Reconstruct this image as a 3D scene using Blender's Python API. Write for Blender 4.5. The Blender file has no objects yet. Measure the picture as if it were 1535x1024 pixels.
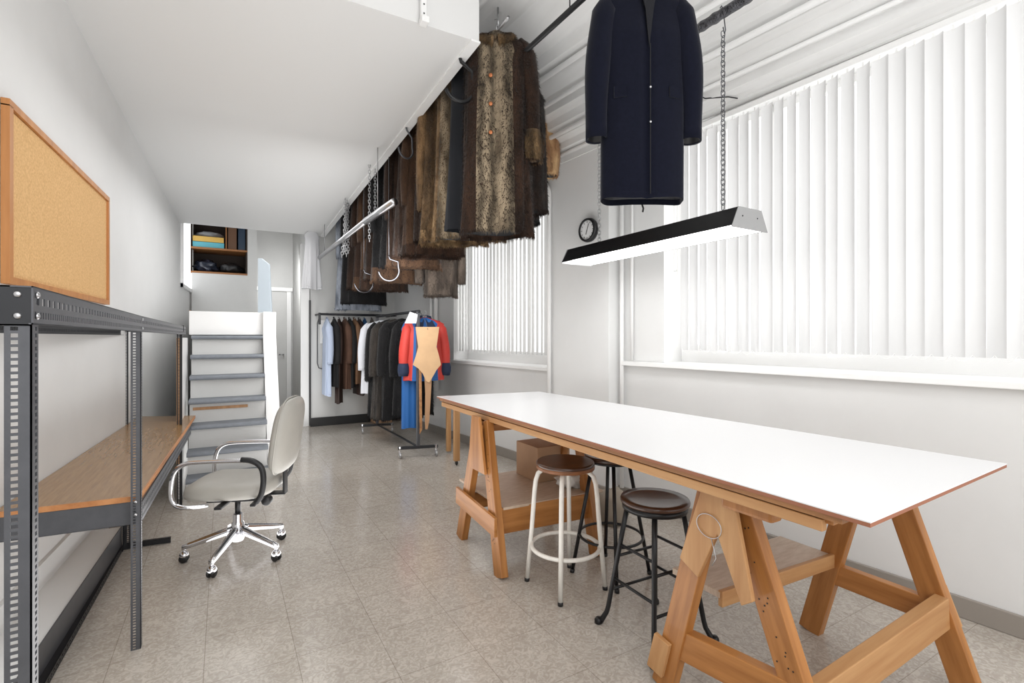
import bpy, math, random
from mathutils import Vector, Matrix, noise as mnoise
D=bpy.data; COL=bpy.context.scene.collection
sin,cos,pi,R=math.sin,math.cos,math.pi,math.radians
random.seed(7)
def L(c):  # sRGB 0-255 -> linear
    return tuple(((v/255)/12.92 if v/255<=.04045 else ((v/255+.055)/1.055)**2.4) for v in c)+(1,)
# ---------------------------------------------------------------- materials
def mat(name,col,rough=.5,metal=0,var=0,vscale=8,stretch=(1,1,1),bump=0,bscale=60,bdist=.004,col2=None,emis=0,ecol=None,spec=.5,coat=0,sheen=0,trans=0,trl=None,space='Object'):
    m=D.materials.new(name); m.use_nodes=True; nt=m.node_tree; N=nt.nodes; K=nt.links
    b=N['Principled BSDF']; c=L(col); b.inputs['Base Color'].default_value=c
    b.inputs['Roughness'].default_value=rough; b.inputs['Metallic'].default_value=metal
    b.inputs['Specular IOR Level'].default_value=spec; b.inputs['Coat Weight'].default_value=coat
    if sheen: b.inputs['Sheen Weight'].default_value=sheen; b.inputs['Sheen Roughness'].default_value=.4
    if emis: b.inputs['Emission Color'].default_value=L(ecol or col); b.inputs['Emission Strength'].default_value=emis
    if trans: b.inputs['Transmission Weight'].default_value=trans
    if var or bump:
        tc=N.new('ShaderNodeTexCoord'); mp=N.new('ShaderNodeMapping'); mp.inputs['Scale'].default_value=stretch
        K.new(tc.outputs[space],mp.inputs['Vector'])
    if var:
        n=N.new('ShaderNodeTexNoise'); n.inputs['Scale'].default_value=vscale; n.inputs['Detail'].default_value=6; n.inputs['Roughness'].default_value=.6
        K.new(mp.outputs[0],n.inputs['Vector'])
        r=N.new('ShaderNodeValToRGB'); r.color_ramp.elements[0].position=.35; r.color_ramp.elements[1].position=.65
        if col2: a,z=L(col),L(col2)
        else:
            a=tuple(max(0,q*(1-var)) for q in c[:3])+(1,); z=tuple(min(1,q*(1+var)) for q in c[:3])+(1,)
        r.color_ramp.elements[0].color=a; r.color_ramp.elements[1].color=z
        K.new(n.outputs[0],r.inputs[0]); K.new(r.outputs[0],b.inputs['Base Color'])
    if bump:
        n2=N.new('ShaderNodeTexNoise'); n2.inputs['Scale'].default_value=bscale; n2.inputs['Detail'].default_value=4
        K.new(mp.outputs[0],n2.inputs['Vector'])
        bp=N.new('ShaderNodeBump'); bp.inputs['Strength'].default_value=bump; bp.inputs['Distance'].default_value=bdist
        K.new(n2.outputs[0],bp.inputs['Height']); K.new(bp.outputs[0],b.inputs['Normal'])
    if trl:
        t=N.new('ShaderNodeBsdfTranslucent'); t.inputs[0].default_value=L(col); mx=N.new('ShaderNodeMixShader'); mx.inputs[0].default_value=trl
        K.new(b.outputs[0],mx.inputs[1]); K.new(t.outputs[0],mx.inputs[2]); K.new(mx.outputs[0],N['Material Output'].inputs[0])
    return m
def floor_mat():
    m=mat('vinyl_tile',(200,192,181),rough=.3,spec=.5); nt=m.node_tree;N=nt.nodes;K=nt.links;b=N['Principled BSDF']
    tc=N.new('ShaderNodeTexCoord')
    def noise(s,d,dist=0):
        n=N.new('ShaderNodeTexNoise'); n.inputs['Scale'].default_value=s;n.inputs['Detail'].default_value=d;n.inputs['Distortion'].default_value=dist;K.new(tc.outputs['Object'],n.inputs['Vector']);return n
    n1=noise(30,3,2.4); n2=noise(1.6,3)
    r=N.new('ShaderNodeValToRGB');e=r.color_ramp.elements;e[0].position=.38;e[0].color=L((178,169,158));e[1].position=.60;e[1].color=L((200,192,182))
    x=r.color_ramp.elements.new(.5);x.color=L((187,179,169))
    K.new(n1.outputs[0],r.inputs[0])
    mx=N.new('ShaderNodeMix');mx.data_type='RGBA';mx.blend_type='MULTIPLY';mx.inputs[0].default_value=.5
    r2=N.new('ShaderNodeValToRGB');r2.color_ramp.elements[0].position=.3;r2.color_ramp.elements[0].color=(.78,.78,.78,1);r2.color_ramp.elements[1].position=.7
    K.new(n2.outputs[0],r2.inputs[0]);K.new(r.outputs[0],mx.inputs[6]);K.new(r2.outputs[0],mx.inputs[7])
    br=N.new('ShaderNodeTexBrick');br.offset=0;br.inputs['Scale'].default_value=1;br.inputs['Brick Width'].default_value=.337;br.inputs['Row Height'].default_value=.337
    br.inputs['Mortar Size'].default_value=.0016;br.inputs['Mortar Smooth'].default_value=.3
    br.inputs['Color1'].default_value=(1,1,1,1);br.inputs['Color2'].default_value=(.94,.94,.94,1);br.inputs['Mortar'].default_value=(.62,.6,.57,1)
    mp=N.new('ShaderNodeMapping');mp.inputs['Location'].default_value=(.07,.1,0);K.new(tc.outputs['Object'],mp.inputs[0]);K.new(mp.outputs[0],br.inputs[0])
    m2=N.new('ShaderNodeMix');m2.data_type='RGBA';m2.blend_type='MULTIPLY';m2.inputs[0].default_value=1
    K.new(mx.outputs[2],m2.inputs[6]);K.new(br.outputs[0],m2.inputs[7]);K.new(m2.outputs[2],b.inputs['Base Color'])
    r3=N.new('ShaderNodeMapRange');r3.inputs['To Min'].default_value=.10;r3.inputs['To Max'].default_value=.28;K.new(n2.outputs[0],r3.inputs[0]);K.new(r3.outputs[0],b.inputs['Roughness'])
    bp=N.new('ShaderNodeBump');bp.inputs['Strength'].default_value=.12;bp.inputs['Distance'].default_value=.002;K.new(n1.outputs[0],bp.inputs['Height']);K.new(bp.outputs[0],b.inputs['Normal'])
    return m
def fur_mat(name,c1,c2,stripe=None):
    m=mat(name,c1,rough=.85,var=.3,vscale=14,stretch=(1,1,.25),col2=c2,bump=.9,bscale=170,bdist=.008,sheen=.12,spec=.25)
    if stripe:
        nt=m.node_tree;N=nt.nodes;K=nt.links
        tc=N.new('ShaderNodeTexCoord');w=N.new('ShaderNodeTexWave');w.bands_direction='X';w.inputs['Scale'].default_value=stripe;w.inputs['Distortion'].default_value=5;w.inputs['Detail'].default_value=3
        K.new(tc.outputs['Object'],w.inputs[0]);mx=N.new('ShaderNodeMix');mx.data_type='RGBA';mx.blend_type='MULTIPLY';mx.inputs[0].default_value=.65
        src=[l for l in K if l.to_socket==N['Principled BSDF'].inputs['Base Color']][0].from_socket
        K.new(src,mx.inputs[6]);K.new(w.outputs[0],mx.inputs[7]);K.new(mx.outputs[2],N['Principled BSDF'].inputs['Base Color'])
    return m
def wood_mat(name,c1,c2,rough=.5,scale=5,axis=2,coat=0):
    st=[1,1,1]; st[axis]=.08
    return mat(name,c1,rough=rough,var=.3,vscale=scale*4,stretch=tuple(st),col2=c2,bump=.15,bscale=60,bdist=.002,coat=coat)
WALL=mat('wall_paint',(226,226,225),.6,var=.015,vscale=3,bump=.05,bscale=40,bdist=.003)
SOFF=mat('soffit_paint',(222,222,221),.55,bump=.03,bscale=25)
CEILM=mat('ceiling_paint',(232,232,231),.6,var=.05,vscale=3,stretch=(3,.3,1),bump=.1,bscale=12)
GREYW=mat('grey_white_paint',(206,206,204),.6,var=.03,vscale=2)
FLOOR=floor_mat()
WHITE=mat('white_gloss_paint',(240,240,239),.35)
BASEB=mat('taupe_baseboard',(150,143,135),.5)
BLACKB=mat('black_rubber_base',(38,38,38),.4)
STEEL=mat('grey_enamel_steel',(84,85,89),.38,metal=.35,var=.08,vscale=20)
DSTEEL=mat('dark_enamel_steel',(40,41,44),.42,metal=.3)
CORK=mat('cork',(204,160,104),.85,var=.2,vscale=95,bump=.3,bscale=120,bdist=.003,col2=(226,184,128))
OAKF=wood_mat('orange_oak_frame',(176,116,62),(196,136,78))
DESK=mat('worn_veneer',(138,104,66),.22,var=.2,vscale=16,stretch=(5,.35,1),col2=(154,120,80),bump=.03,bscale=80)
EDGEW=wood_mat('raw_edge_wood',(170,110,62),(192,134,84),axis=1)
PINE=wood_mat('aged_pine',(150,95,43),(184,126,68),rough=.45,coat=.1)
PINE2=wood_mat('pale_pine',(170,122,76),(192,148,100),rough=.55)
PLY=mat('plywood_shelf',(186,164,142),.55,var=.1,vscale=14,stretch=(1,5,1),col2=(204,186,168))
PLYE=wood_mat('plywood_edge',(126,84,50),(172,122,74),axis=1)
LAM=mat('white_laminate',(226,226,227),.28)
LAME=mat('laminate_brown_edge',(150,96,70),.6)
HOOKM=mat('dull_chrome',(120,120,124),.25,metal=1)
CHROME=mat('chrome',(215,215,218),.12,metal=1)
ALU=mat('brushed_aluminium',(190,190,192),.3,metal=1)
BLK=mat('black_metal',(22,22,24),.35,metal=.2)
BLKP=mat('black_plastic',(24,24,26),.45)
VINYL=mat('grey_vinyl',(164,161,154),.42,bump=.12,bscale=350,bdist=.001,var=.04,vscale=6)
WMET=mat('chipped_white_enamel',(226,222,214),.38,var=.04,vscale=30)
SEATW=wood_mat('dark_stained_seat',(52,34,26),(84,54,38),rough=.28,axis=0,scale=3,coat=.3)
SEATR=wood_mat('reddish_brown_rim',(116,72,40),(140,90,54),axis=0)
TREAD=mat('grey_tread_rubber',(112,117,124),.5,var=.08,vscale=20)
BLUEG=mat('blue_grey_panel',(188,198,206),.5)
BRAWW=wood_mat('raw_board',(160,116,74),(184,142,100))
DARKIN=mat('dark_cupboard',(48,38,32),.8)
SHELFW=wood_mat('cupboard_shelf_wood',(130,84,44),(158,106,60),axis=0)
SLAT=mat('blind_fabric',(222,222,222),.7,trl=.28,emis=0,bump=.05,bscale=500)
SLATD=mat('blind_fabric_dim',(212,212,211),.7,trl=.26)
WOOL=mat('navy_wool',(17,19,31),.95,var=.12,vscale=60,bump=.3,bscale=400,bdist=.002,sheen=.15,spec=.1)
TUBE=mat('lit_tube',(255,255,255),.5,emis=5)
HOODIN=mat('hood_inside_glow',(250,250,250),.5,emis=1.6)  # white reflector given emission for the tube light falling on it
ENDP=mat('grey_end_plate',(158,158,158),.45,metal=.2)
CARD=mat('cardboard',(176,142,112),.8,var=.05)
PAPER=mat('paper_pattern',(196,160,120),.65,var=.06,vscale=6,bump=.05)
GLASS=D.materials.new('window_glass');GLASS.use_nodes=True
_n=GLASS.node_tree;_t=_n.nodes.new('ShaderNodeBsdfTransparent');_g=_n.nodes.new('ShaderNodeBsdfGlossy');_g.inputs['Roughness'].default_value=.05;_m=_n.nodes.new('ShaderNodeMixShader');_m.inputs[0].default_value=.08
_n.links.new(_t.outputs[0],_m.inputs[1]);_n.links.new(_g.outputs[0],_m.inputs[2]);_n.links.new(_m.outputs[0],_n.nodes['Material Output'].inputs[0])
FROST=mat('frosted_lit_glass',(250,252,255),.5,emis=1.6)  # emission stands in for daylight behind the stairwell pane
# ---------------------------------------------------------------- mesh builder
class MB:
    def __init__(s): s.v=[];s.f=[];s.mi=[]
    def add(s,vs,fs,mi=0):
        o=len(s.v); s.v+= [tuple(q) for q in vs]; s.f+=[tuple(i+o for i in f) for f in fs]; s.mi+=[mi]*len(fs)
    def box(s,x0,x1,y0,y1,z0,z1,mi=0,T=None):
        vs=[Vector((x,y,z)) for z in(z0,z1) for y in(y0,y1) for x in(x0,x1)]
        if T: vs=[T@v for v in vs]
        s.add(vs,[(0,2,3,1),(4,5,7,6),(0,1,5,4),(2,6,7,3),(0,4,6,2),(1,3,7,5)],mi)
    def prism(s,poly,z0,z1,mi=0,T=None):
        n=len(poly);vs=[Vector((p[0],p[1],z0)) for p in poly]+[Vector((p[0],p[1],z1)) for p in poly]
        if T: vs=[T@v for v in vs]
        s.add(vs,[tuple(reversed(range(n))),tuple(range(n,2*n))]+[(i,(i+1)%n,n+(i+1)%n,n+i) for i in range(n)],mi)
    def tube(s,pts,r,n=10,mi=0,cap=True,closed=False):
        pts=[Vector(p) for p in pts]; m=len(pts); rr=r if isinstance(r,(list,tuple)) else [r]*m
        rings=[];prev=None
        for i,p in enumerate(pts):
            if closed: t=(pts[(i+1)%m]-pts[i-1]).normalized()
            else: t=(pts[min(i+1,m-1)]-pts[max(i-1,0)]).normalized()
            if prev is None:
                a=Vector((0,0,1)) if abs(t.z)<.9 else Vector((1,0,0)); u=t.cross(a).normalized()
            else: u=(prev-t*prev.dot(t)).normalized()
            prev=u; w=t.cross(u)
            rings.append([p+(u*cos(2*pi*k/n)+w*sin(2*pi*k/n))*rr[i] for k in range(n)])
        vs=[v for g in rings for v in g]; fs=[]
        for i in range(m if closed else m-1):
            j=(i+1)%m
            for k in range(n): fs.append((i*n+k,i*n+(k+1)%n,j*n+(k+1)%n,j*n+k))
        if cap and not closed: fs+= [tuple(reversed(range(n))),tuple(range((m-1)*n,m*n))]
        s.add(vs,fs,mi)
    def lathe(s,prof,c=(0,0,0),n=32,mi=0,T=None):
        vs=[];m=len(prof)
        for (r,z) in prof:
            for k in range(n):
                v=Vector((c[0]+r*cos(2*pi*k/n),c[1]+r*sin(2*pi*k/n),c[2]+z)); vs.append(T@v if T else v)
        fs=[(i*n+k,i*n+(k+1)%n,(i+1)*n+(k+1)%n,(i+1)*n+k) for i in range(m-1) for k in range(n)]
        fs+=[tuple(reversed(range(n))),tuple(range((m-1)*n,m*n))]
        s.add(vs,fs,mi)
    def build(s,name,mats,parent=None,smooth=False,bevel=0,auto=False):
        me=D.meshes.new(name); me.from_pydata(s.v,[],s.f)
        if not isinstance(mats,(list,tuple)): mats=[mats]
        for m in mats: me.materials.append(m)
        me.polygons.foreach_set('material_index',s.mi)
        if smooth: me.polygons.foreach_set('use_smooth',[True]*len(me.polygons))
        me.update(); o=D.objects.new(name,me); COL.objects.link(o)
        if parent: o.parent=parent; o.matrix_parent_inverse=parent.get('_i') and Matrix(parent['_i']) or parent_inv(parent)
        if bevel:
            b=o.modifiers.new('bevel','BEVEL'); b.width=bevel;b.segments=2;b.limit_method='ANGLE'
        if auto: 
            for p in me.polygons:
                p.use_smooth = abs(p.normal.z)<.99
        return o
def smoothp(P,k=4):
    P=[Vector(p) for p in P];o=[]
    for i in range(len(P)-1):
        a,b_,c,d=P[max(i-1,0)],P[i],P[i+1],P[min(i+2,len(P)-1)]
        for j in range(k):
            t=j/k;o.append(.5*((2*b_)+(c-a)*t+(2*a-5*b_+4*c-d)*t*t+(3*b_-a-3*c+d)*t**3))
    return o+[P[-1]]
def pm(p):
    m=Matrix.Translation(p.location)@p.rotation_euler.to_matrix().to_4x4()
    return (pm(p.parent)@p.matrix_parent_inverse@m) if p.parent else m
def parent_inv(p): return pm(p).inverted()
def tag(o,label,cat,group=None,kind=None):
    if label:o['label']=label
    if cat:o['category']=cat
    if group:o['group']=group
    if kind:o['kind']=kind
    return o
def thing(name,label,cat,loc=(0,0,0),rz=0,group=None):
    o=D.objects.new(name,None);COL.objects.link(o);o.location=loc;o.rotation_euler=(0,0,rz);o.empty_display_size=.1
    return tag(o,label,cat,group)
def struct(o,label=None,cat=None):
    return tag(o,label,cat,kind='structure')
def rebase(root,loc,rz=0):
    """everything was authored round the origin; move root (children follow)"""
    root.location=loc; root.rotation_euler=(0,0,rz)
def copy_tree(o,parent=None):
    c=o.copy();COL.objects.link(c)
    if parent is not None: c.parent=parent
    for ch in list(o.children): copy_tree(ch,c)
    return c
def beam(name,p0,p1,w,h,m,parent=None,up=(0,0,1),bevel=.003,ext=0):
    p0,p1=Vector(p0),Vector(p1); z=(p1-p0).normalized(); u=Vector(up); x=u.cross(z)
    if x.length<.01: x=Vector((1,0,0)).cross(z)
    x.normalize(); y=z.cross(x); ln=(p1-p0).length
    b=MB(); b.box(-w/2,w/2,-h/2,h/2,-ext,ln+ext)
    o=b.build(name,m,parent,bevel=bevel)
    Mx=Matrix((x,y,z)).transposed().to_4x4(); Mx.translation=p0
    o.location=p0; o.rotation_mode='QUATERNION'; o.rotation_quaternion=Mx.to_quaternion()
    return o
# ---------------------------------------------------------------- room
def WX(y): return -.76+.057*(y-3.4)          # left wall face
A5=R(5); P5=Vector((3.05,1.3,0)); DS=Vector((-sin(A5),cos(A5),0)); DN=Vector((cos(A5),sin(A5),0))
TR=Matrix((DN,DS,Vector((0,0,1)))).transposed().to_4x4(); TR.translation=P5   # local x = outward, y = along wall
def SZ(y): return 3.19-.08*(y-3.56)          # underside of the mezzanine
b=MB();b.box(-1.2,3.6,-1.5,10.4,-.08,0);struct(b.build('floor',FLOOR))
b=MB();b.prism([(WX(-1.5),-1.5),(WX(10.4),10.4),(WX(10.4)-.15,10.4),(WX(-1.5)-.15,-1.5)][::-1],0,3.75)
wl=b.build('wall_left',WALL);struct(wl)
b=MB();b.prism([(WX(1.7),1.7),(WX(4.02),4.02),(WX(4.02)+.018,4.02),(WX(1.7)+.018,1.7)][::-1],0,.26);struct(b.build('baseboard_left',WALL))
b=MB();b.prism([(WX(1.4)+.005,1.4),(WX(3.96)+.005,3.96),(-.565,3.96),(-.675,1.4)][::-1],0,.145);struct(b.build('trim_5',WALL))
# right wall with two openings
RT=[]
def rbox(b,s0,s1,v0,v1,z0,z1,mi=0): b.box(v0,v1,s0,s1,z0,z1,mi,TR)
ZT=3.75
N0,N1,F0,F1=-1.35,1.41,2.74,4.78
b=MB()
rbox(b,-2.8,9.2,0,.32,0,1.04); 
rbox(b,-2.8,F0,0,.32,1.04,1.15)
rbox(b,-2.8,N0,0,.32,1.15,ZT);rbox(b,N1,F0,0,.32,1.15,ZT);rbox(b,F1,9.2,0,.32,1.04,ZT)
rbox(b,N0,N1,0,.32,2.93,ZT);rbox(b,F0,F1,0,.32,2.83,ZT)
struct(b.build('wall_right',WALL))
b=MB();rbox(b,-2.8,2.2,-.02,0,0,.1);rbox(b,3.0,6.6,-.02,0,0,.1);struct(b.build('baseboard_right',BASEB,bevel=.004))
b=MB();rbox(b,1.86,2.66,-.13,.0,0,2.96);struct(b.build('wall_column',WALL,bevel=.004))
b=MB();rbox(b,1.84,2.68,-.15,-.13,0,.1);struct(b.build('baseboard_column',BASEB,bevel=.004))
def window(n,s0,s1,z0,z1,sillh):
    b=MB();w=.05
    rbox(b,s0,s1,.22,.29,z0,z0+.14);rbox(b,s0,s1,.24,.29,z1-w,z1)
    k=max(2,round((s1-s0)/.7))
    for i in range(k+1):
        s=s0+(s1-s0-w)*i/k; rbox(b,s,s+w,.24,.29,z0,z1)
    o=b.build('window_%d'%n,WHITE);struct(o)
    b=MB();rbox(b,s0,s1,.26,.265,z0,z1);b.build('pane',GLASS,o)
    b=MB();rbox(b,s0-(.42 if n==1 else .04),s1+(.38 if n==1 else .12),-.055,.0,sillh-.035,sillh);rbox(b,s0,s1,0,.24,sillh-.03,sillh+.004);b.build('sill',WHITE,o,bevel=.004)
window(1,N0,N1,1.15,2.93,1.15);window(2,F0,F1,1.04,2.83,1.045)
# ceiling with stepped ledges along the window wall
prof=[(0,2.95),(-.14,2.955),(-.14,3.01),(-.24,3.03),(-.25,3.08),(-.33,3.09),(-.35,3.13),(-.42,3.14),(-.43,3.2),(-.52,3.21),(-.53,3.27),(-.62,3.28),(-.7,3.38),(-.8,3.39),(-.82,3.47),(-.95,3.5),(-1.05,3.66),(-1.2,3.7),(-4.6,3.7),(-4.6,3.8),(.32,3.8),(.32,2.96)]
b=MB();n=len(prof);vs=[TR@Vector((x,y,z)) for y in(-2.9,9.3) for x,z in prof]
b.add(vs,[tuple(range(n)),tuple(reversed(range(n,2*n)))]+[((i+1)%n,i,n+i,n+(i+1)%n) for i in range(n)]);struct(b.build('ceiling',CEILM))
b=MB()
for v,z,r in((-.2,3.0,.014),(-.38,3.09,.02),(-.6,3.235,.018),(-.74,3.35,.02),(-1.35,3.66,.02)):
    b.tube([TR@Vector((v,s,z)) for s in(-2.7,6.5)],r,8)
struct(b.build('trim_1',CEILM,smooth=True))
# mezzanine block
def mz(x,y,z): return (x,y,z)
xl0,xl1=WX(2.62)-.02,WX(7.82)-.02
b=MB();tp=3.7
pts=[(xl0,2.9),(1.42,2.86),(1.30,7.80),(xl1,7.82)]
vs=[(x,y,SZ(y)) for x,y in pts]+[(x,y,tp) for x,y in pts]
b.add(vs,[(0,3,2,1),(4,5,6,7),(0,1,5,4),(1,2,6,5),(2,3,7,6),(3,0,4,7)])
mez=b.build('mezzanine',SOFF);struct(mez)
b=MB()
vs=[];e=[(1.36,2.85),(1.425,2.85),(1.305,7.8),(1.245,7.8)]
b.add([(x,y,SZ(y)-.012) for x,y in e]+[(x,y,SZ(y)+.0) for x,y in e],[(0,3,2,1),(4,5,6,7),(0,1,5,4),(1,2,6,5),(2,3,7,6),(3,0,4,7)]);struct(b.build('trim_2',WHITE))
# back: partition wall, far wall
b=MB();b.prism([(1.13,7.95),(2.0,7.95),(2.0,8.08),(2.62,8.08),(2.62,10.3),(1.13,10.3)],0,3.7);struct(b.build('wall_partition',GREYW))
b=MB();b.prism([(1.125,7.925),(2.0,7.925),(2.02,8.06),(2.5,8.06),(2.5,8.085),(1.99,8.085),(1.99,7.955),(1.125,7.955)],0,.13);struct(b.build('baseboard_partition',BLACKB,bevel=.003))
b=MB();b.box(1.105,1.13,7.93,7.965,.02,1.9);struct(b.build('gap_shade_strip',BLACKB))  # black strip standing in for the shaded gap beside the jamb
b=MB();b.box(1.0,1.12,8.02,8.1,0,2.75);b.box(1.0,1.128,8.1,9.9,0,.0001);struct(b.build('trim_4',WHITE))
b=MB();b.box(-1,1.2,10.2,10.35,0,3.7);struct(b.build('wall_back',GREYW))
b=MB();b.box(.35,1.13,10.18,10.2,0,.14);b.box(1.11,1.13,8.2,10.2,0,.1);struct(b.build('baseboard_back',BASEB))
b=MB();b.box(.5,1.02,10.16,10.2,.02,2.2);dr=b.build('door_1',GREYW,bevel=.006);struct(dr)
b=MB();b.box(.4,1.12,10.12,10.2,2.2,2.27);b.box(.42,.5,10.15,10.2,.0,2.2);b.box(1.02,1.1,10.15,10.2,0,2.2);b.build('door_frame',WHITE,dr,bevel=.004)
b=MB();b.tube([(.96,10.16,1.02),(.96,10.1,1.02)],.012);b.tube([(.97,10.1,1.02),(.88,10.1,1.02)],.01);b.build('door_handle',ALU,dr,smooth=True)
# left stairwell window
def lw(s): return (WX(s),s)
y0,y1=7.95,9.1
b=MB();
def lbox(b,y0,y1,o0,o1,z0,z1,zz=None):
    z0b,z1b=zz or (z0,z1)
    vs=[(WX(y)+o,y,z) for (y,za,zb) in((y0,z0,z1),(y1,z0b,z1b)) for o in(o0,o1) for z in(za,zb)]
    b.add(vs,[(0,1,3,2),(4,6,7,5),(0,4,5,1),(2,3,7,6),(0,2,6,4),(1,5,7,3)])
lbox(b,y0,y1,0,.03,2.02,2.07);lbox(b,y0,y0+.05,0,.03,2.02,3.4);lbox(b,y1-.05,y1,0,.03,2.02,3.4);lbox(b,y0,y1,0,.03,3.35,3.4)
w3=b.build('window_3',WHITE);struct(w3)
b=MB();lbox(b,y0+.05,y1-.05,0,.012,2.07,3.35);b.build('pane',FROST,w3)
# ---------------------------------------------------------------- stairs
st=thing('staircase','steep white staircase with grey rubber treads behind the office chair','staircase',(.05,6,0))
X0,X1,YF=-.27,.345,5.3
sz=[.19,.40,.62,.85,1.09,1.35]
zs=[.18,.375,.58,.785,.99,1.177,1.363]
ys=[4.83,4.95,5.08,5.22,5.36,5.5,5.64]
def XS(y,u): # keep the flight straight along the room
    return u
for i,(z,y) in enumerate(zip(zs,ys)):
    b=MB();b.box(X0,X1,y,y+.2,z-.035,z,0);b.tube([(X0,y+.005,z-.018),(X1,y+.005,z-.018)],.02,10)
    b.build('tread',TREAD,st)
b=MB()
for i,(z,y) in enumerate(zip(zs,ys)):
    zp=zs[i-1] if i else 0
    b.box(X0+.005,X1-.005,y+.06,y+.2,zp,z-.03)
b.build('riser',GREYW,st)
b=MB();b.prism([(4.9,0),(5.62,1.36),(5.62,1.605),(6.0,1.605),(6.0,0)],X1,X1+.12,0,Matrix(((0,0,1,0),(1,0,0,0),(0,1,0,0),(0,0,0,1))));
b.build('stringer',WALL,st,bevel=.004)
b=MB();b.box(X0-.02,X1+.12,5.7,9.35,1.37,1.6);b.box(X0,X1+.1,5.84,9.3,0.0,1.37);b.build('landing',WALL,st,bevel=.003)
b=MB();b.box(X1,X1+.13,4.885,4.93,0,.14);b.build('kick_plate',GREYW,st)
b=MB();b.box(X0+.03,X1-.15,5.27,5.29,.69,.715);b.build('wood_strip',BRAWW,st)
o=MB();o.box(-.335,-.30,4.93,5.7,0,1.34);pp=o.build('stair_side_panel',WHITE,bevel=.003)
tag(pp,'low white panel with raw wood front edge between shelving and stairs','panel')
b=MB();b.box(-.337,-.298,4.915,4.93,.3,1.34);b.build('edge_board',BRAWW,pp)
# guard board beside the landing
g=MB();T=Matrix.Translation((.43,6.1,1.6))@Matrix.Rotation(R(-40),4,'Z')
g.prism([(-.12,0),(.05,0),(.02,.55),(-.075,.62),(-.12,.62)],0,.02,0,T@Matrix.Rotation(R(90),4,'X'))
go=g.build('guard_board',BLUEG,bevel=.003);tag(go,'pale blue-grey angled guard board standing on the stair landing','board')
# wall cupboard above the landing
cb=thing('storage_cupboard','open recessed cupboard with wooden shelf above a white panel at the stair top','cupboard',(-.1,8.6,1.6))
cx0,cx1,cy=-.44,.325,8.9
b=MB();b.box(cx0,cx1,cy+.5,cy+.52,2.340,3.42);b.box(cx0,cx0+.02,cy,cy+.5,2.340,3.42);b.box(cx1-.02,cx1,cy,cy+.5,2.340,3.42);b.box(cx0,cx1,cy,cy+.5,3.40,3.42);b.build('carcass',DARKIN,cb)
b=MB();b.box(cx0,cx1,cy-.01,cy+.5,2.690,2.720);b.build('shelf',SHELFW,cb,bevel=.003)
b=MB();b.box(cx0,cx1,cy-.01,cy+.5,2.320,2.350);b.build('bottom_shelf',SHELFW,cb,bevel=.003)
b=MB();b.box(cx0+.02,cx1+.1,cy-.02,cy+.0,1.6,2.320);b.build('front_panel',GREYW,cb,bevel=.003)
b=MB();b.box(cx1-.3,cx1-.285,cy,cy+.5,2.720,3.40);b.build('divider',SHELFW,cb)
b=MB();b.box(cx1,cx1+.13,cy-.03,cy+.5,1.6,3.42);b.build('side_panel',GREYW,cb)
b=MB();b.box(cx0-.01,cx0+.012,cy-.045,cy-.02,1.6,1.75);b.box(cx0,cx0+.3,cy-.04,cy-.02,1.6,1.615);b.build('exposed_edge',BRAWW,cb)
def boxobj(name,label,cat,x0,x1,y0,y1,z0,z1,m,lid=None,group=None,bev=.004):
    b=MB();b.box(x0,x1,y0,y1,z0,z1);o=b.build(name,m,bevel=bev);tag(o,label,cat,group)
    if lid: 
        q=MB();q.box(x0-.004,x1+.004,y0-.004,y1+.004,z1-.03,z1+.002);q.build('lid',lid,o,bevel=.002)
    return o
TEAL=mat('teal_card',(92,170,184),.6);YEL=mat('yellow_card',(206,168,84),.6);GREYC=mat('grey_cloth',(130,132,134),.9,bump=.3,bscale=20,bdist=.02);BROWNB=mat('brown_case',(96,66,44),.6);NAVYB=mat('blue_black_bin',(34,54,74),.5)
boxobj('storage_box','flat teal box on the upper shelf of the stair cupboard','box',cx0+.03,cx1-.32,cy+.02,cy+.4,2.721,2.805,TEAL)
boxobj('storage_box','flat yellow box stacked on the teal box in the stair cupboard','box',cx0+.03,cx1-.325,cy+.02,cy+.4,2.810,2.890,YEL)
boxobj('document_case','upright brown case with white tag on the cupboard shelf','case',cx1-.27,cx1-.15,cy+.02,cy+.4,2.721,3.120,BROWNB)
boxobj('storage_bin','dark blue bin at the right end of the cupboard shelf','bin',cx1-.13,cx1-.03,cy+.04,cy+.4,2.721,3.270,NAVYB)
def lump(name,label,cat,c,s,m,seed=0,amp=.25,n=24,crease=2.2):
    b=MB();vs=[];h=n//2
    for i in range(h+1):
        ph=pi*i/h
        for k in range(n):
            th=2*pi*k/n;d=Vector((sin(ph)*cos(th),sin(ph)*sin(th),cos(ph)))
            r=1+amp*mnoise.noise(d*crease+Vector((seed,0,0)))+amp*.5*mnoise.noise(d*crease*2.7+Vector((0,seed,0)))
            q=d*r; q.z=max(q.z,-.75); vs.append((c[0]+q.x*s[0],c[1]+q.y*s[1],c[2]+.75*s[2]+q.z*s[2]))
    b.add(vs,[(i*n+k,(i+1)*n+k,(i+1)*n+(k+1)%n,i*n+(k+1)%n) for i in range(h) for k in range(n)])
    o=b.build(name,m,smooth=True);tag(o,label,cat);return o
lump('folded_cloth','grey folded cloth lying on the yellow box in the cupboard','cloth',(cx0+.24,cy+.2,2.893),(.19,.16,.055),GREYC,3)
PB=mat('dark_plastic_bag',(40,46,60),.25,spec=.7)
lump('plastic_bag','dark crumpled plastic bag at the left of the cupboard bottom shelf','bag',(cx0+.2,cy+.2,2.352),(.16,.16,.11),PB,5,.5)
lump('plastic_bag','black lumpy bag at the right of the cupboard bottom shelf','bag',(cx1-.22,cy+.2,2.352),(.16,.15,.1),BLKP,8,.4)
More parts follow.
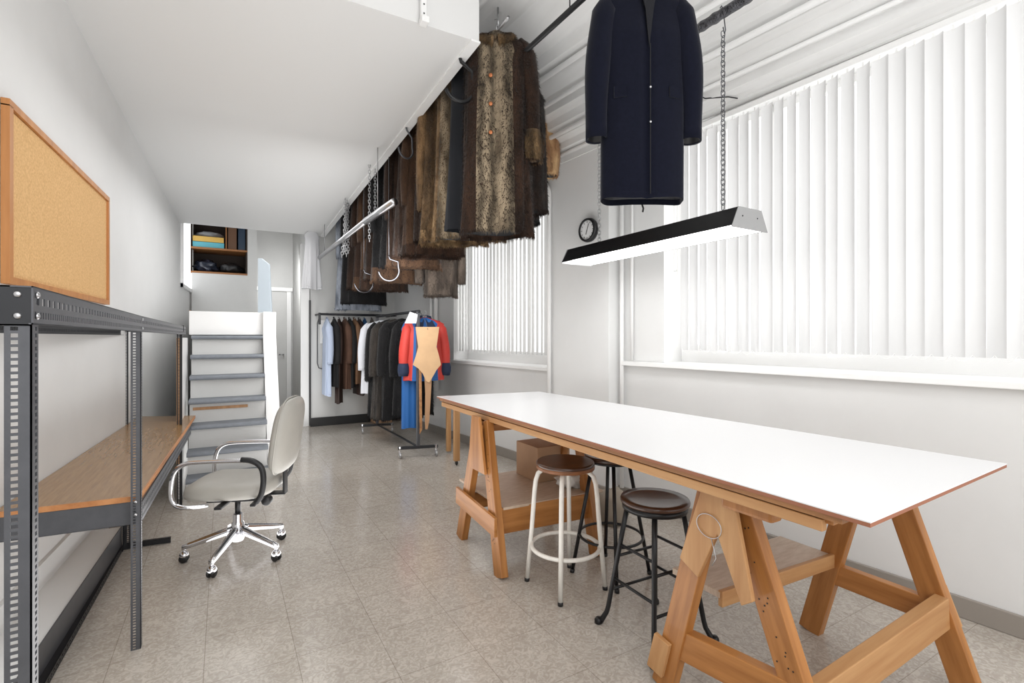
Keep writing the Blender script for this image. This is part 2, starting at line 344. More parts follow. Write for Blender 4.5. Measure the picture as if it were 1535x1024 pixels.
# ---------------------------------------------------------------- cork board
cbd=thing('cork_board','large cork notice board with orange wood frame on the left wall','notice board',(WX(3.5),3.5,1.57))
b=MB();lbox(b,2.83,4.31,.004,.018,1.6,2.30,(1.59,2.28));b.build('cork_panel',CORK,cbd)
b=MB();lbox(b,2.81,4.33,.002,.03,1.57,1.60);lbox(b,2.81,4.33,.002,.03,2.305,2.335,(2.275,2.305))
lbox(b,2.81,2.845,.002,.03,1.6,2.31);lbox(b,4.30,4.33,.002,.03,1.6,2.28);b.build('frame',OAKF,cbd)
# ---------------------------------------------------------------- shelving unit
su=thing('shelving_unit','long dark grey slotted angle steel workbench shelving with brown worktop along left wall','shelving',(-.5,3,0))
def angle_post(x,y,z0,z1,sx,sy,m,w=.036,t=.0025,sp=.012,parent=su,name='post'):
    """L section; flanges run from the corner (x,y) towards sx / sy"""
    b=MB()
    def fl(ax):
        def bx(a0,a1,c0,c1):
            lo,hi=sorted((a0*(sx if ax==0 else sy),a1*(sx if ax==0 else sy)))
            tt=sorted((0,t*(sy if ax==0 else sx)))
            if ax==0: b.box(x+lo,x+hi,y+tt[0],y+tt[1],c0,c1)
            else: b.box(x+tt[0],x+tt[1],y+lo,y+hi,c0,c1)
        bx(0,w*.5,z0,z1); bx(w*.78,w,z0,z1)
        k=int((z1-z0)/sp)
        for i in range(k+1): bx(w*.5,w*.78,z0+i*sp,min(z0+i*sp+sp*.42,z1))
    fl(0);fl(1); return b.build(name,m,parent)
def rail(p0,p1,h,m,name,holes=True,face=(1,0),flange=.03,inward=(-1,0)):
    """vertical face rail from p0 to p1 (top edge), with top flange"""
    p0,p1=Vector(p0),Vector(p1);d=(p1-p0);ln=d.length;d.normalize()
    nrm=Vector((inward[0],inward[1],0));T=Matrix((d,nrm,Vector((0,0,1)))).transposed().to_4x4();T.translation=p0
    b=MB()
    b.box(0,ln,0,flange,-.0025,0,0,T)
    if holes:
        b.box(0,ln,0,.0025,-h*.28,0,0,T);b.box(0,ln,0,.0025,-h*.66,-h*.48,0,T);b.box(0,ln,0,.0025,-h,-h*.84,0,T)
        sp=.035;k=int(ln/sp)
        for i in range(k+1): b.box(i*sp,min(ln,i*sp+sp*.55),0,.0025,-h*.48,-h*.28,0,T)
        sp=.016;k=int(ln/sp)
        for i in range(k+1): b.box(i*sp,min(ln,i*sp+sp*.6),0,.0025,-h*.84,-h*.66,0,T)
        b.box(0,ln,0,.006,-h,-h+.0025,0,T)
    else: b.box(0,ln,0,.0025,-h,0,0,T);b.box(0,ln,0,flange*.6,-h,-h+.0025,0,T)
    return b.build(name,m,su)
p1x,p2x,p3x=-.295,-.31,-.275
TZ=1.44
angle_post(p1x,1.19,0,TZ-.002,-1,1,STEEL)
angle_post(p2x,2.66,0,TZ-.004,-1,1,STEEL)
angle_post(p3x-.01,4.72,0,TZ-.004,-1,-1,DSTEEL)
angle_post(-.785,1.19,0,TZ,1,1,DSTEEL)
angle_post(-.70,4.93,0,TZ-.004,1,-1,DSTEEL,w=.045)
angle_post(-.55,3.95,0,.56,1,-1,DSTEEL)
rail((p1x+.003,1.185,TZ),(p2x+.003,2.66,TZ),.068,STEEL,'top_rail')
rail((p2x+.003,2.66,TZ),(p3x,4.95,TZ-.005),.068,STEEL,'top_rail')
rail((-.785,1.187,TZ),(p1x,1.187,TZ),.07,DSTEEL,'top_rail',False,inward=(0,1))
rail((-.76,1.2,TZ),(-.68,4.95,TZ),.076,DSTEEL,'top_rail',True,inward=(1,0))
rail((-.70,4.94,TZ),(p3x,4.74,TZ),.05,DSTEEL,'top_rail',False,inward=(0,-1))
def bolt(p,ax):
    b=MB();b.lathe([(.0062,0),(.0062,.002),(.0035,.0045)],n=10,T=Matrix.Translation(p)@Matrix.Rotation(R(90),4,ax));b.build('bolt',ALU,su,smooth=True)
for (x,y) in((p1x,1.19),(p2x,2.66)):
    for z in(TZ-.015,TZ-.053):
        bolt((x+.0035,y+.012,z),'Y')
        if y<2: bolt((x-.018,y-.002,z),'X')
for z in(.64,.585): bolt((p2x-.018,2.655,z),'X')
b=MB();dz=.654
b.prism([(-.322,2.70),(WX(2.73)+.006,2.73),(WX(5.4)+.006,5.38),(-.222,5.2)][::-1],dz-.02,dz);b.build('worktop',DESK,su,bevel=.002)
b=MB();b.prism([(-.322,2.695),(-.222,5.2),(-.218,5.2),(-.317,2.693)][::-1],dz-.024,dz+.001);b.prism([(WX(2.73)+.01,2.727),(WX(2.73)+.01,2.722),(-.318,2.692),(-.318,2.697)],dz-.022,dz+.001);b.build('worktop_edge',EDGEW,su)
rail((WX(2.73)+.02,2.725,dz-.022),(p2x,2.693,dz-.022),.1,STEEL,'worktop_rail',False,inward=(0,1))
rail((p2x+.001,2.69,dz-.025),(-.235,4.9,dz-.025),.085,STEEL,'worktop_rail',True,inward=(-1,0))
rail((-.605,1.9,.035),(-.55,3.95,.035),.035,DSTEEL,'floor_rail',True,inward=(-1,0),flange=.03)
b=MB();b.prism([(-.672,1.4),(-.562,3.95),(-.556,3.95),(-.666,1.4)][::-1],.0,.152);b.build('floor_plate',STEEL,su)
rail((-.545,3.95,.035),(-.3,3.92,.035),.03,DSTEEL,'floor_rail',False,inward=(0,1))
# ---------------------------------------------------------------- office chair (front = local -Y)
ch=thing('office_chair','grey vinyl swivel office chair with chrome armrests and star base','office chair')
def cushion(nx,ny,fn):
    b=MB();vs=[];
    for j in range(ny+1):
        for i in range(nx): vs.append(fn(i/nx,j/ny))
    fs=[(j*nx+i,j*nx+(i+1)%nx,(j+1)*nx+(i+1)%nx,(j+1)*nx+i) for j in range(ny) for i in range(nx)]
    fs+=[tuple(reversed(range(nx))),tuple(range(ny*nx,(ny+1)*nx))]
    b.add(vs,fs);return b
def sgnp(v,e): return math.copysign(abs(v)**e,v)
def seatf(u,v):
    a=2*pi*u; t=v*pi
    r=sin(t)**.35 if 0<t<pi else .0
    r=max(r,.02)
    x=.245*sgnp(cos(a),.55)*r;y=.25*sgnp(sin(a),.55)*r
    z=-cos(t)*.05
    z=.44+ z + (.02*(y/.25)**2 if z>0 else 0) - .015*(1 if y<-.15 else 0)*(abs(y)-.15)/.1
    return (x,y,z)
cushion(40,16,seatf).build('seat',VINYL,ch,smooth=True)
def backf(u,v):
    a=2*pi*u;t=v*pi;r=max(sin(t)**.35 if 0<t<pi else 0,.02)
    x=.225*sgnp(cos(a),.5)*r;h=.225*sgnp(sin(a),.5)*r
    th=-cos(t)*.05
    w=1-.12*max(0,h)/.225
    y=.235+th+ .05*(1-(x/.225)**2)*.5 -.0 +.10*(h+.2)/.4*.55
    return (x*w,y+.02,.745+h)
cushion(40,16,backf).build('backrest',VINYL,ch,smooth=True)
b=MB();pts=[]
# welt piping round the cushions
b.tube([(.222*sgnp(cos(a),.5)*(1-.12*max(0,sgnp(sin(a),.5))),.262+.1375*(sgnp(sin(a),.5)*.225+.2)-.001,.745+.228*sgnp(sin(a),.5)) for a in [2*pi*i/60 for i in range(60)]],.005,6,closed=True)
b.build('piping',VINYL,ch,smooth=True)
for s in(-1,1):
    x=s*.268
    pth=[(x,.2,.405),(x,.225,.45),(x,.235,.53),(x,.225,.60),(x,.18,.635),(x,.1,.645),(x,-.1,.645),(x,-.18,.635),(x,-.225,.60),(x,-.245,.53),(x,-.245,.45),(x,-.22,.405),(x,-.16,.39),(x*.8,-.08,.385)]
    b=MB();b.tube(smoothp(pth),.0125,12);ar=b.build('armrest',CHROME,ch,smooth=True)
    b=MB();b.tube(smoothp([(x+s*.003,.2,.405),(x+s*.003,.228,.45),(x+s*.003,.24,.53),(x+s*.003,.228,.603),(x+s*.003,.18,.642),(x,.12,.65)]),.016,10);b.build('arm_pad',BLKP,ar,smooth=True)
b=MB();b.box(-.285,.285,-.02,.02,.375,.39);b.box(-.285,.285,.17,.2,.385,.4);b.box(-.12,.12,-.13,.15,.365,.39);b.box(-.03,.03,.15,.285,.37,.382)
b.box(-.03,.03,.27,.285,.37,.6);b.build('seat_frame',BLKP,ch,bevel=.004)
b=MB();b.lathe([(.022,-.03),(.028,-.02),(.028,.02),(.022,.03)],n=16,T=Matrix.Translation((.09,.2,.36))@Matrix.Rotation(R(90),4,'Y'));b.build('tilt_knob',BLKP,ch,smooth=True)
b=MB();b.lathe([(.016,.25),(.016,.38)],n=16);b.build('column',BLK,ch,smooth=True)
b=MB();b.lathe([(.03,.09),(.038,.11),(.036,.2),(.028,.21),(.028,.255),(.024,.26)],n=24);b.build('column_sleeve',CHROME,ch,smooth=True)
for k in range(5):
    a=R(28+72*k-160-90)   # world heading minus chair heading (set below)
    dx,dy=cos(a),sin(a)
    T=Matrix.Rotation(a,4,'Z')
    b=MB();n=8;vs=[]
    for i in range(n+1):
        t=i/n; r=.03+.265*t; z=.165-.075*t; w=.022-.008*t; h=.022-.009*t
        for (yy,zz) in((-w,-h),(w,-h),(w*.8,h*.6),(0,h),(-w*.8,h*.6)): vs.append(T@Vector((r,yy,z+zz)))
    b.add(vs,[(i*5+j,i*5+(j+1)%5,(i+1)*5+(j+1)%5,(i+1)*5+j) for i in range(n) for j in range(5)]+[(0,1,2,3,4)[::-1],tuple(n*5+j for j in range(5))])
    b.build('base_leg',CHROME,ch,smooth=True)
    c=Vector((.285*dx,.285*dy,0))
    b=MB();b.tube([c+Vector((0,0,.095)),c+Vector((0,0,.06))],.01,10)
    b.lathe([(.012,.03),(.024,.034),(.027,.045),(.02,.058),(.012,.064)],c=c,n=16);cs=b.build('caster',CHROME,ch,smooth=True)
    tw=R(50+70*k);u=Vector((cos(tw),sin(tw),0))
    for sg in(-1,1):
        T2=Matrix.Translation(c+u*.013*sg+Vector((0,0,.0252)))@Matrix.Rotation(tw,4,'Z')@Matrix.Rotation(R(90),4,'Y')
        b=MB();b.lathe([(.02,-.008),(.025,-.004),(.025,.004),(.02,.008)],n=20,T=T2);b.build('wheel',BLKP,cs,smooth=True)
rebase(ch,(.075,3.50,0),R(158+90))
# ---------------------------------------------------------------- stools
def disc(b,r,z0,z1,n=40,ro=.006): b.lathe([(r-ro,z0),(r,z0+ro),(r,z1-ro),(r-ro,z1)],n=n)
ws=thing('stool','white enamel tube stool with round dark wooden seat beside trestle table','stool')
b=MB();disc(b,.158,.652,.676);b.build('seat',SEATW,ws,auto=True,bevel=0)
b=MB();b.lathe([(.150,.636),(.158,.64),(.1585,.655),(.156,.66)],n=40);b.build('seat_rim',SEATR,ws,smooth=True)
for k in range(4):
    a=R(45+90*k);c_,s_=cos(a),sin(a)
    prf=[(.05,.628),(.09,.63),(.125,.622),(.15,.6),(.163,.56),(.17,.5),(.185,.3),(.212,.012)]
    b=MB();b.tube([(r*c_,r*s_,z) for r,z in prf],.0125,12);lg=b.build('leg',WMET,ws,smooth=True)
    b=MB();b.tube([(.2115*c_,.2115*s_,.018),(.213*c_,.213*s_,0)],.014,12);b.build('rubber_foot',BLKP,lg,smooth=True)
b=MB();b.tube([(.183*cos(2*pi*i/48),.183*sin(2*pi*i/48),.215) for i in range(48)],.011,10,closed=True);b.build('foot_ring',WMET,ws,smooth=True)
rebase(ws,(1.605,2.18,0),R(2))
bs=thing('stool','black metal four-legged stool with dark wooden seat nearest the camera','stool')
b=MB();b.lathe([(.145,.592),(.153,.598),(.155,.608),(.15,.617),(.12,.612),(.03,.606)],n=40);b.build('seat',SEATW,bs,smooth=True)
b=MB();b.lathe([(.135,.566),(.145,.568),(.147,.592),(.13,.592)],n=40);b.build('seat_ring',BLK,bs,smooth=True)
def lp(k,z):
    a=R(45+90*k);r=.12+(.58-z)/.58*.105
    if z<.07: r+=.03*((.07-z)/.07)**1.3
    return Vector((r*cos(a),r*sin(a),z))
for k in range(4):
    b=MB();b.tube([lp(k,z) for z in(.585,.4,.2,.09,.06,.03,.012)],[.0115,.0115,.011,.011,.011,.012,.015],12)
    q=lp(k,0);b.lathe([(.014,0),(.019,.004),(.018,.02),(.01,.03)],c=(q.x,q.y,0),n=14)
    b.build('leg',BLK,bs,smooth=True)
for z in(.17,.33):
    for k in range(4):
        zz=z+(.055 if k%2 else 0)
        b=MB();b.tube([lp(k,zz),lp((k+1)%4,zz)],.0068,8);b.build('stretcher',BLK,bs,smooth=True)
rebase(bs,(1.70,1.625,0),R(-2))
b2=thing('stool','black metal stool with foot ring behind the white stool under the table','stool')
b=MB();disc(b,.15,.655,.68);b.build('seat',SEATW,b2,auto=True)
b=MB();b.lathe([(.13,.64),(.14,.642),(.141,.655)],n=36);b.build('seat_ring',BLK,b2,smooth=True)
def lq(k,z):
    a=R(45+90*k);r=.10+(.65-z)/.65*.12;return Vector((r*cos(a),r*sin(a),z))
for k in range(4):
    b=MB();b.tube([lq(k,.645),lq(k,.012)],.0105,12);lg=b.build('leg',BLK,b2,smooth=True)
    b=MB();b.tube([lq(k,.02),lq(k,0)],.013,10);b.build('rubber_foot',BLKP,lg,smooth=True)
b=MB();b.tube([(.178*cos(2*pi*i/48),.178*sin(2*pi*i/48),.22) for i in range(48)],.008,8,closed=True);b.build('foot_ring',BLK,b2,smooth=True)
rebase(b2,(1.91,2.16,0),R(12))
# ---------------------------------------------------------------- work table
wt=thing('work_table','long white topped cutting table with worn wooden edge on two sawhorses','table',(1.85,2.1,0))
q=[(1.396,3.53),(1.356,.60),(2.404,.634),(2.24,3.41)]
def inset(d0,d1,d2,d3): # near-edge, right, far inset
    return [(q[0][0]+d0,q[0][1]-d3),(q[1][0]+d0,q[1][1]+d1),(q[2][0]-d2,q[2][1]+d1),(q[3][0]-d2,q[3][1]-d3)]
b=MB();b.prism(q,.897,.9);b.build('tabletop',LAM,wt)
b=MB();b.prism(inset(.001,.001,.001,.001),.886,.897);b.build('tabletop_core',LAME,wt)
b=MB();b.prism(inset(.012,.07,.05,.02),.868,.886);b.build('plywood_underlay',PLYE,wt,bevel=.002)
b=MB();b.prism(inset(.03,.1,.08,.04),.852,.868);b.build('plywood_underlay',PINE,wt,bevel=.002)
beam('edge_batten',(1.416,3.46,.848),(1.382,.72,.848),.024,.032,PINE2,wt)
beam('support_batten',(1.55,3.4,.84),(1.53,.75,.84),.06,.022,PINE,wt)
beam('support_batten',(2.1,3.3,.84),(2.2,.75,.84),.06,.022,PINE,wt)
def sawhorse(label,nA,nB,fA,fB,topn,topf,zt=.83):
    """nA,nB near-side feet, fA,fB far-side feet, topn/topf ridge points"""
    s=thing('sawhorse',label,'sawhorse',(topn[0],topn[1],0),0,None)
    def leg(f,t,side):
        f=Vector((f[0],f[1],0));t=Vector((t[0],t[1]+side*.045,zt))
        d=(t-f).normalized(); o=beam('leg',f,t,.045,.09,PINE,s,up=(0,1,0)); return o
    for (f,t,sd) in((nA,topn,1),(nB,topn,-1),(fA,topf,1),(fB,topf,-1)): leg(f,t,sd)
    def at(f,t,sd,z):
        k=z/zt;return Vector((f[0]+(t[0]-f[0])*k,f[1]+(t[1]+sd*.045-f[1])*k,z))
    beam('ridge_beam',(topn[0]-.03,topn[1],zt-.045),(topf[0]+.05,topf[1],zt-.045),.09,.04,PINE,s,up=(0,0,1))
    return s,at
S1,at1=sawhorse('wooden sawhorse with plywood shelf under the far end of the table',(1.385,3.05),(1.345,2.43),(2.03,2.98),(1.99,2.38),(1.40,2.76),(2.05,2.7))
a_=at1((1.385,3.05),(1.40,2.76),1,.27);c_=at1((1.345,2.43),(1.40,2.76),-1,.27)
beam('side_brace',a_+Vector((-.035,.09,.02)),c_+Vector((-.035,-.06,0)),.02,.11,PINE,S1)
d_=at1((1.99,2.38),(2.05,2.7),-1,.28)
beam('long_brace',c_+Vector((0.03,-.0,.01)),d_+Vector((-.02,0,0)),.03,.15,PINE,S1)
e_=at1((2.03,2.98),(2.05,2.7),1,.27)
beam('long_brace',a_+Vector((0,-.02,0)),e_,.03,.1,PINE,S1)
b=MB();b.prism([(1.40,2.50),(2.12,2.47),(2.12,3.15),(1.42,3.17)],.345,.36);b.build('shelf',PLY,S1,bevel=.002)
b=MB();b.prism([(-.1,0),(.13,0),(.05,.33),(-.05,.33)],0,.018,0,Matrix.Translation((1.355,2.75,.53))@Matrix.Rotation(R(-90),4,'Z')@Matrix.Rotation(R(90),4,'X'));b.build('gusset_plate',PINE,S1,bevel=.002)
S2,at2=sawhorse('wooden sawhorse with cleats under the near end of the table',(1.475,1.36),(1.56,.80),(2.34,1.28),(2.42,.74),(1.50,1.11),(2.36,1.03))
c_=at2((1.56,.80),(1.50,1.11),-1,.22);d_=at2((2.42,.74),(2.36,1.03),-1,.30);a_=at2((1.475,1.36),(1.50,1.11),1,.2);e_=at2((2.34,1.28),(2.36,1.03),1,.27)
beam('long_brace',c_+Vector((.03,-.02,.0)),d_+Vector((-.02,-.02,0)),.045,.12,PINE2,S2)
beam('side_brace',a_+Vector((0,0.02,0)),c_+Vector((0,-.0,0)),.045,.11,PINE,S2)
beam('side_brace',e_+Vector((0.0,0,.03)),d_+Vector((0,.02,-.02)),.04,.09,PINE,S2)
beam('cleat',d_+Vector((.06,.03,.06)),d_+Vector((.06,-.02,-.08)),.02,.07,PINE2,S2)
b=MB();b.prism([(1.62,1.22),(2.33,1.18),(2.33,1.42),(1.62,1.45)],.36,.385);b.build('shelf',PLY,S2,bevel=.002)
beam('shelf_edge',(1.62,1.22,.36),(2.33,1.18,.36),.02,.06,PINE2,S2)
b=MB();b.prism([(-.16,.0),(-.08,-.04),(.0,.14),(.09,-.06),(.13,-.03),(.06,.29),(-.06,.29)],0,.018,0,Matrix.Translation((1.462,1.10,.54))@Matrix.Rotation(R(-90),4,'Z')@Matrix.Rotation(R(90),4,'X'));b.build('gusset_plate',PINE2,S2,bevel=.003)
_p=at2((1.475,1.36),(1.50,1.11),1,.06);_q=at2((1.475,1.36),(1.50,1.11),1,.2);beam('cleat',_p+Vector((-.035,.03,0)),_q+Vector((-.035,.03,0)),.02,.07,PINE2,S2)
b=MB();b.box(-.03,.03,-.09,.09,-.03,.03,0,Matrix.Translation((1.45,.98,.815)));b.build('corner_block',PINE,S2,bevel=.012)
b=MB();b.tube([Vector((1.44,1.13+.05*cos(t),.70+.04*sin(t))) for t in [2*pi*i/24 for i in range(24)]],.0015,6,closed=True);b.tube([(1.44,1.12,.66),(1.44,1.10,.6),(1.438,1.115,.57)],.0015,6);b.build('wire_loop',ALU,S2,smooth=True)
# screws on the visible legs
for i in range(40):
    k=random.choice([0,1]);f,t,sd=[((1.345,2.43),(1.40,2.76),-1),((1.56,.80),(1.50,1.11),-1)][k]
    p=(at1 if k==0 else at2)(f,t,sd,random.uniform(.15,.75));b=MB();b.lathe([(.003,0),(.002,.001)],c=(0,0,0),n=6,T=Matrix.Translation(p+Vector((-.024,random.uniform(-.03,.03),0)))@Matrix.Rotation(R(-90),4,'Y'));b.build('screw',BLK,S1 if k==0 else S2)
# small leg frame beyond the table
lf=thing('wooden_stand','narrow pale wooden two-legged stand on a caster beyond the table end','stand',(2.15,4.7,0))
beam('leg',(2.11,4.78,.05),(2.11,4.78,.60),.045,.06,PINE2,lf,up=(1,0,0));beam('leg',(2.26,5.35,.02),(2.26,5.35,.60),.04,.05,PINE2,lf,up=(1,0,0));beam('top_rail',(2.10,4.74,.615),(2.27,5.4,.615),.05,.05,PINE2,lf)
b=MB();b.lathe([(.02,-.01),(.026,0),(.02,.01)],n=16,T=Matrix.Translation((2.11,4.78,.027))@Matrix.Rotation(R(90),4,'Y'));b.build('caster',BLKP,lf,smooth=True)
# things on / under
cb_=boxobj('cardboard_box','open brown cardboard box on the plywood shelf under the table','box',1.83,2.10,2.80,3.08,.361,.60,CARD)
lump('crumpled_bag','crumpled white paper bag beside the cardboard box under the table','bag',(1.98,2.64,.361),(.09,.08,.06),mat('white_paper',(228,226,220),.7),11,.6)
lump('round_bundle','rounded beige bundle by the wall under the table','bundle',(2.45,2.75,0),(.14,.12,.14),mat('beige_cloth',(150,140,126),.8),14,.2)
# ---------------------------------------------------------------- vertical blinds
def blind(label,s0,s1,z0,z1,n,v,m,seed,zslope=0,yaw0=20):
    rnd=random.Random(seed)
    t=thing('vertical_blind',label,'blind',TR@Vector((v,(s0+s1)/2,z0)))
    b=MB();vv=[TR@Vector((v+dx,s,z)) for s,z in((s0-.02,z1+.012+zslope),(s1+.02,z1+.012)) for dx in(-.025,.025) for z in(z,z+.035)]
    b.add(vv,[(0,1,3,2),(4,6,7,5),(0,4,5,1),(2,3,7,6),(0,2,6,4),(1,5,7,3)]);b.build('headrail',WHITE,t)
    W=(s1-s0)/n*1.16
    for i in range(n):
        s=s0+(s1-s0)*(i+.5)/n;a=R(yaw0+rnd.uniform(-13,13)); zt=z1+zslope*(1-i/n); lean=rnd.uniform(-.004,.004)
        b=MB();vs=[];k=6
        for z,o in((z0,lean),(zt,0)):
            for j in range(k+1):
                u=(j/k-.5)*W; c=.012*(1-(2*j/k-1)**2)
                vs.append(TR@Vector((v+u*sin(a)+c*cos(a)+o,s+u*cos(a)-c*sin(a)+o,z)))
        b.add(vs,[(j,j+1,k+2+j,k+1+j) for j in range(k)]);o=b.build('slat',m,t,smooth=True)
    b=MB()
    for i in range(n-1):
        s=s0+(s1-s0)*(i+.5)/n;d=(s1-s0)/n
        b.tube([TR@Vector((v-.03,s+d*j/6,z0+.012-.03*(1-(j/3-1)**2))) for j in range(7)],.0016,5)
    b.build('bottom_chain',WHITE,t,smooth=True)
    for i in range(n):
        b=MB();s=s0+(s1-s0)*(i+.5)/n; zt=z1+zslope*(1-i/n);b.box(v-.003,v+.003,s-.005,s+.005,zt-.006,zt+.013,0,TR);b.build('carrier_clip',WHITE,t)
    return t
blind('wide white vertical fabric blind over the large near window',N0+.02,N1-.11,1.25,2.84,34,.05,SLAT,1,.07)
blind('narrower white vertical blind over the far window',F0+.06,F1-.02,1.16,2.77,26,.06,SLATD,2,0)
b=MB()
b.tube([TR@Vector((.03,N1-.07,z)) for z in(1.28,2.85)],.003,6);b.tube([TR@Vector((.03,N1-.10,z)) for z in(1.28,2.85)],.003,6)
for z in (1.35,1.6,1.85,2.1,2.35,2.6): b.tube([TR@Vector((.03,N1-.10,z)),TR@Vector((.03,N1-.07,z))],.003,6)
tag(b.build('blind_cord',WHITE),'thin white ladder cord hanging at the left end of the near window blind','cord')
# ---------------------------------------------------------------- pipes on the walls
b=MB();b.tube([TR@Vector((-.04,s,z)) for s,z in((1.80,.1),(1.80,2.93))],.018,10);tag(b.build('wall_pipe',WHITE,smooth=True),'white vertical pipe from floor to ceiling in the corner beside the column','pipe')
b=MB();b.tube([TR@Vector((-.03,s,z)) for s,z in((1.70,1.16),(1.70,2.93))],.012,10);tag(b.build('wall_pipe',WHITE,smooth=True),'thin white conduit rising from the sill between column and near window','pipe')
b=MB();b.tube([TR@Vector((v,s,z)) for v,s,z in((-.16,2.60,.1),(-.16,2.60,2.72),(-.16,2.62,2.77),(-.16,2.68,2.79),(-.16,3.2,2.86))],.02,10);tag(b.build('sprinkler_pipe',WHITE,smooth=True),'white elbow pipe running down the far edge of the column','pipe')
b=MB();b.tube([TR@Vector((v,s,z)) for v,s,z in((-.05,5.2,.6),(-.05,5.2,2.4),(-.05,5.0,2.5),(-.05,4.9,2.9))],.03,10);b.tube([TR@Vector((-.05,5.35,z)) for z in(.3,3.0)],.02,8);tag(b.build('wall_pipe',WHITE,smooth=True),'white painted pipes in the far corner behind the clothes rail','pipe')
b=MB();b.tube([TR@Vector((v,s,z)) for v,s,z in((-.9,2.3,3.46),(-.75,2.38,3.35),(-.55,2.42,3.2),(-.35,2.44,3.1))],.02,8);tag(b.build('ceiling_pipe',WHITE,smooth=True),'bent white pipe crossing the stepped ceiling behind the navy coat','pipe')
b=MB();b.lathe([(.0,0),(.045,0),(.06,.01),(.065,.03),(.065,.04)],c=(2.0,3.45,3.66),n=24);tag(b.build('smoke_detector',WHITE,smooth=True),'round white smoke detector on the ceiling beyond the black rod','smoke detector')
b=MB();b.tube([TR@Vector((v,s,z)) for v,s,z in((-.15,1.0,3.04),(-.17,1.0,3.0),(-.16,.95,2.96),(-.08,.83,2.945),(-.02,.8,2.94))],.004,8);tag(b.build('cable_hook',BLK,smooth=True),'thin curled dark wire sticking out above the near blind','wire')
# conduit loop and outlet box on partition wall
b=MB();b.tube([(1.24,7.935,1.62),(1.22,7.935,1.55),(1.22,7.935,.95),(1.24,7.935,.88),(1.3,7.935,.86),(1.45,7.935,.86)],.007,8);tag(b.build('wall_cable',STEEL,smooth=True),'grey cable looping down the partition wall behind the blue shirt','cable')
b=MB();b.box(1.26,1.62,7.925,7.95,1.25,1.6);tag(b.build('access_panel',WHITE,bevel=.004),'flat white access panel on the partition wall behind the blue shirt','panel')
# ---------------------------------------------------------------- ceiling rods, lamp
def chain(b,p0,p1,lk=.034,w=.011,r=.0024,n=6,m=12):
    p0,p1=Vector(p0),Vector(p1);ln=(p1-p0).length;d=(p1-p0)/ln;pt=lk*.74;k=int(ln/pt)
    x=d.cross(Vector((.3,1,.1))).normalized();y=d.cross(x)
    for i in range(k):
        c=p0+d*(pt*(i+.5));u=x if i%2 else y
        pts=[]
        for j in range(m):
            a=2*pi*j/m;sx=cos(a)*w;sz=sin(a)*w+math.copysign(lk/2-w,sin(a)) 
            pts.append(c+u*sx+d*sz)
        b.tube(pts,r,n,closed=True)
b=MB();b.tube([(1.86,-.6,3.30),(1.80,2.2,3.31)],.026,14);b.tube([(1.80,2.2,3.31),(1.76,4.9,3.31)],.018,12)
b.tube([(1.84,0,3.3),(1.84,0,3.7)],.008,8);b.tube([(1.8,2.4,3.3),(1.8,2.4,3.7)],.004,6);b.tube([(1.765,4.6,3.3),(1.765,4.6,3.7)],.008,8)
tag(b.build('hanging_rod',BLK,smooth=True),'long black telescopic rod hung below the ceiling left of the navy coat','rod')
b=MB();b.tube([(2.22,-.5,3.0),(2.19,2.3,3.0)],.016,12);b.tube([(2.2,.2,3.0),(2.2,.2,3.55)],.006,8);b.tube([(2.19,2.22,3.0),(2.19,2.22,3.6)],.006,8)
rod2=tag(b.build('hanging_rod',BLK,smooth=True),'black rod wrapped in shiny plastic above the fluorescent lamp','rod')
b=MB();pts=[];n=40
for i in range(n):
    t=i/(n-1);pts.append((2.205-.02*t,1.35+1.0*t,3.0))
b.tube(pts,[.026+.010*mnoise.noise(Vector((i*.9,0,0))) for i in range(n)],10);b.build('plastic_wrap',mat('shiny_foil',(90,90,94),.15,metal=.8,bump=1,bscale=40,bdist=.02),rod2,smooth=True)
LX,LY0,LY1,LZ=2.16,1.56,2.98,1.9
lm=thing('shop_light','black fluorescent shop light hanging on a chain over the table, lit','lamp',(LX+.15,2.27,LZ))
def tz(x): return -.06*(x-LX)
prof_o=[(0,0),(.055,.1),(.23,.1),(.285,0)]
b=MB();t=.004
for (x0,z0),(x1,z1) in zip(prof_o[:-1],prof_o[1:]):
    b.add([(LX+x,y,LZ+z) for y in(LY0,LY1) for x,z in((x0,z0),(x1,z1))],[(0,1,3,2)])
h=b.build('hood',BLK,lm)
b=MB()
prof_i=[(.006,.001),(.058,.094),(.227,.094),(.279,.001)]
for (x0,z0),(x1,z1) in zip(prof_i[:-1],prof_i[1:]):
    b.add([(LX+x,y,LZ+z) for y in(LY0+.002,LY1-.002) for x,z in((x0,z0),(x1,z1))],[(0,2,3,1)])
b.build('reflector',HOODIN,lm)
for y in(LY0,LY1):
    b=MB();b.prism([(-.004,-.008),(.05,.1),(.235,.1),(.289,-.008)],0,.004,0,Matrix.Translation((LX,y+.002,LZ))@Matrix.Rotation(R(90),4,'X'));ep=b.build('end_plate',ENDP,lm)
    b=MB()
    for x in(.08,.2): b.lathe([(.004,0),(.003,.002)],n=8,T=Matrix.Translation((LX+x,y-.003,LZ+.055))@Matrix.Rotation(R(90),4,'X'))
    b.build('rivet',BLK,ep)
for x in(.09,.195):
    b=MB();b.tube([(LX+x,LY0+.03,LZ+.03),(LX+x,LY1-.03,LZ+.03)],.019,14);b.build('tube',TUBE,lm,smooth=True)
cx_,cy_=2.2,1.64
b=MB();chain(b,(cx_,cy_,LZ+.1),(cx_,cy_,2.93));c1=b.build('chain',STEEL,smooth=True);tag(c1,'grey steel link chain holding the near end of the shop light','chain')
b=MB();b.tube([(cx_,cy_,2.93),(cx_+.012,cy_,2.90),(cx_+.02,cy_,2.92),(cx_+.012,cy_,2.96),(cx_,cy_,3.02),(cx_-.012,cy_,3.035),(cx_-.022,cy_,3.02)],.003,8);b.build('hook',STEEL,c1,smooth=True)
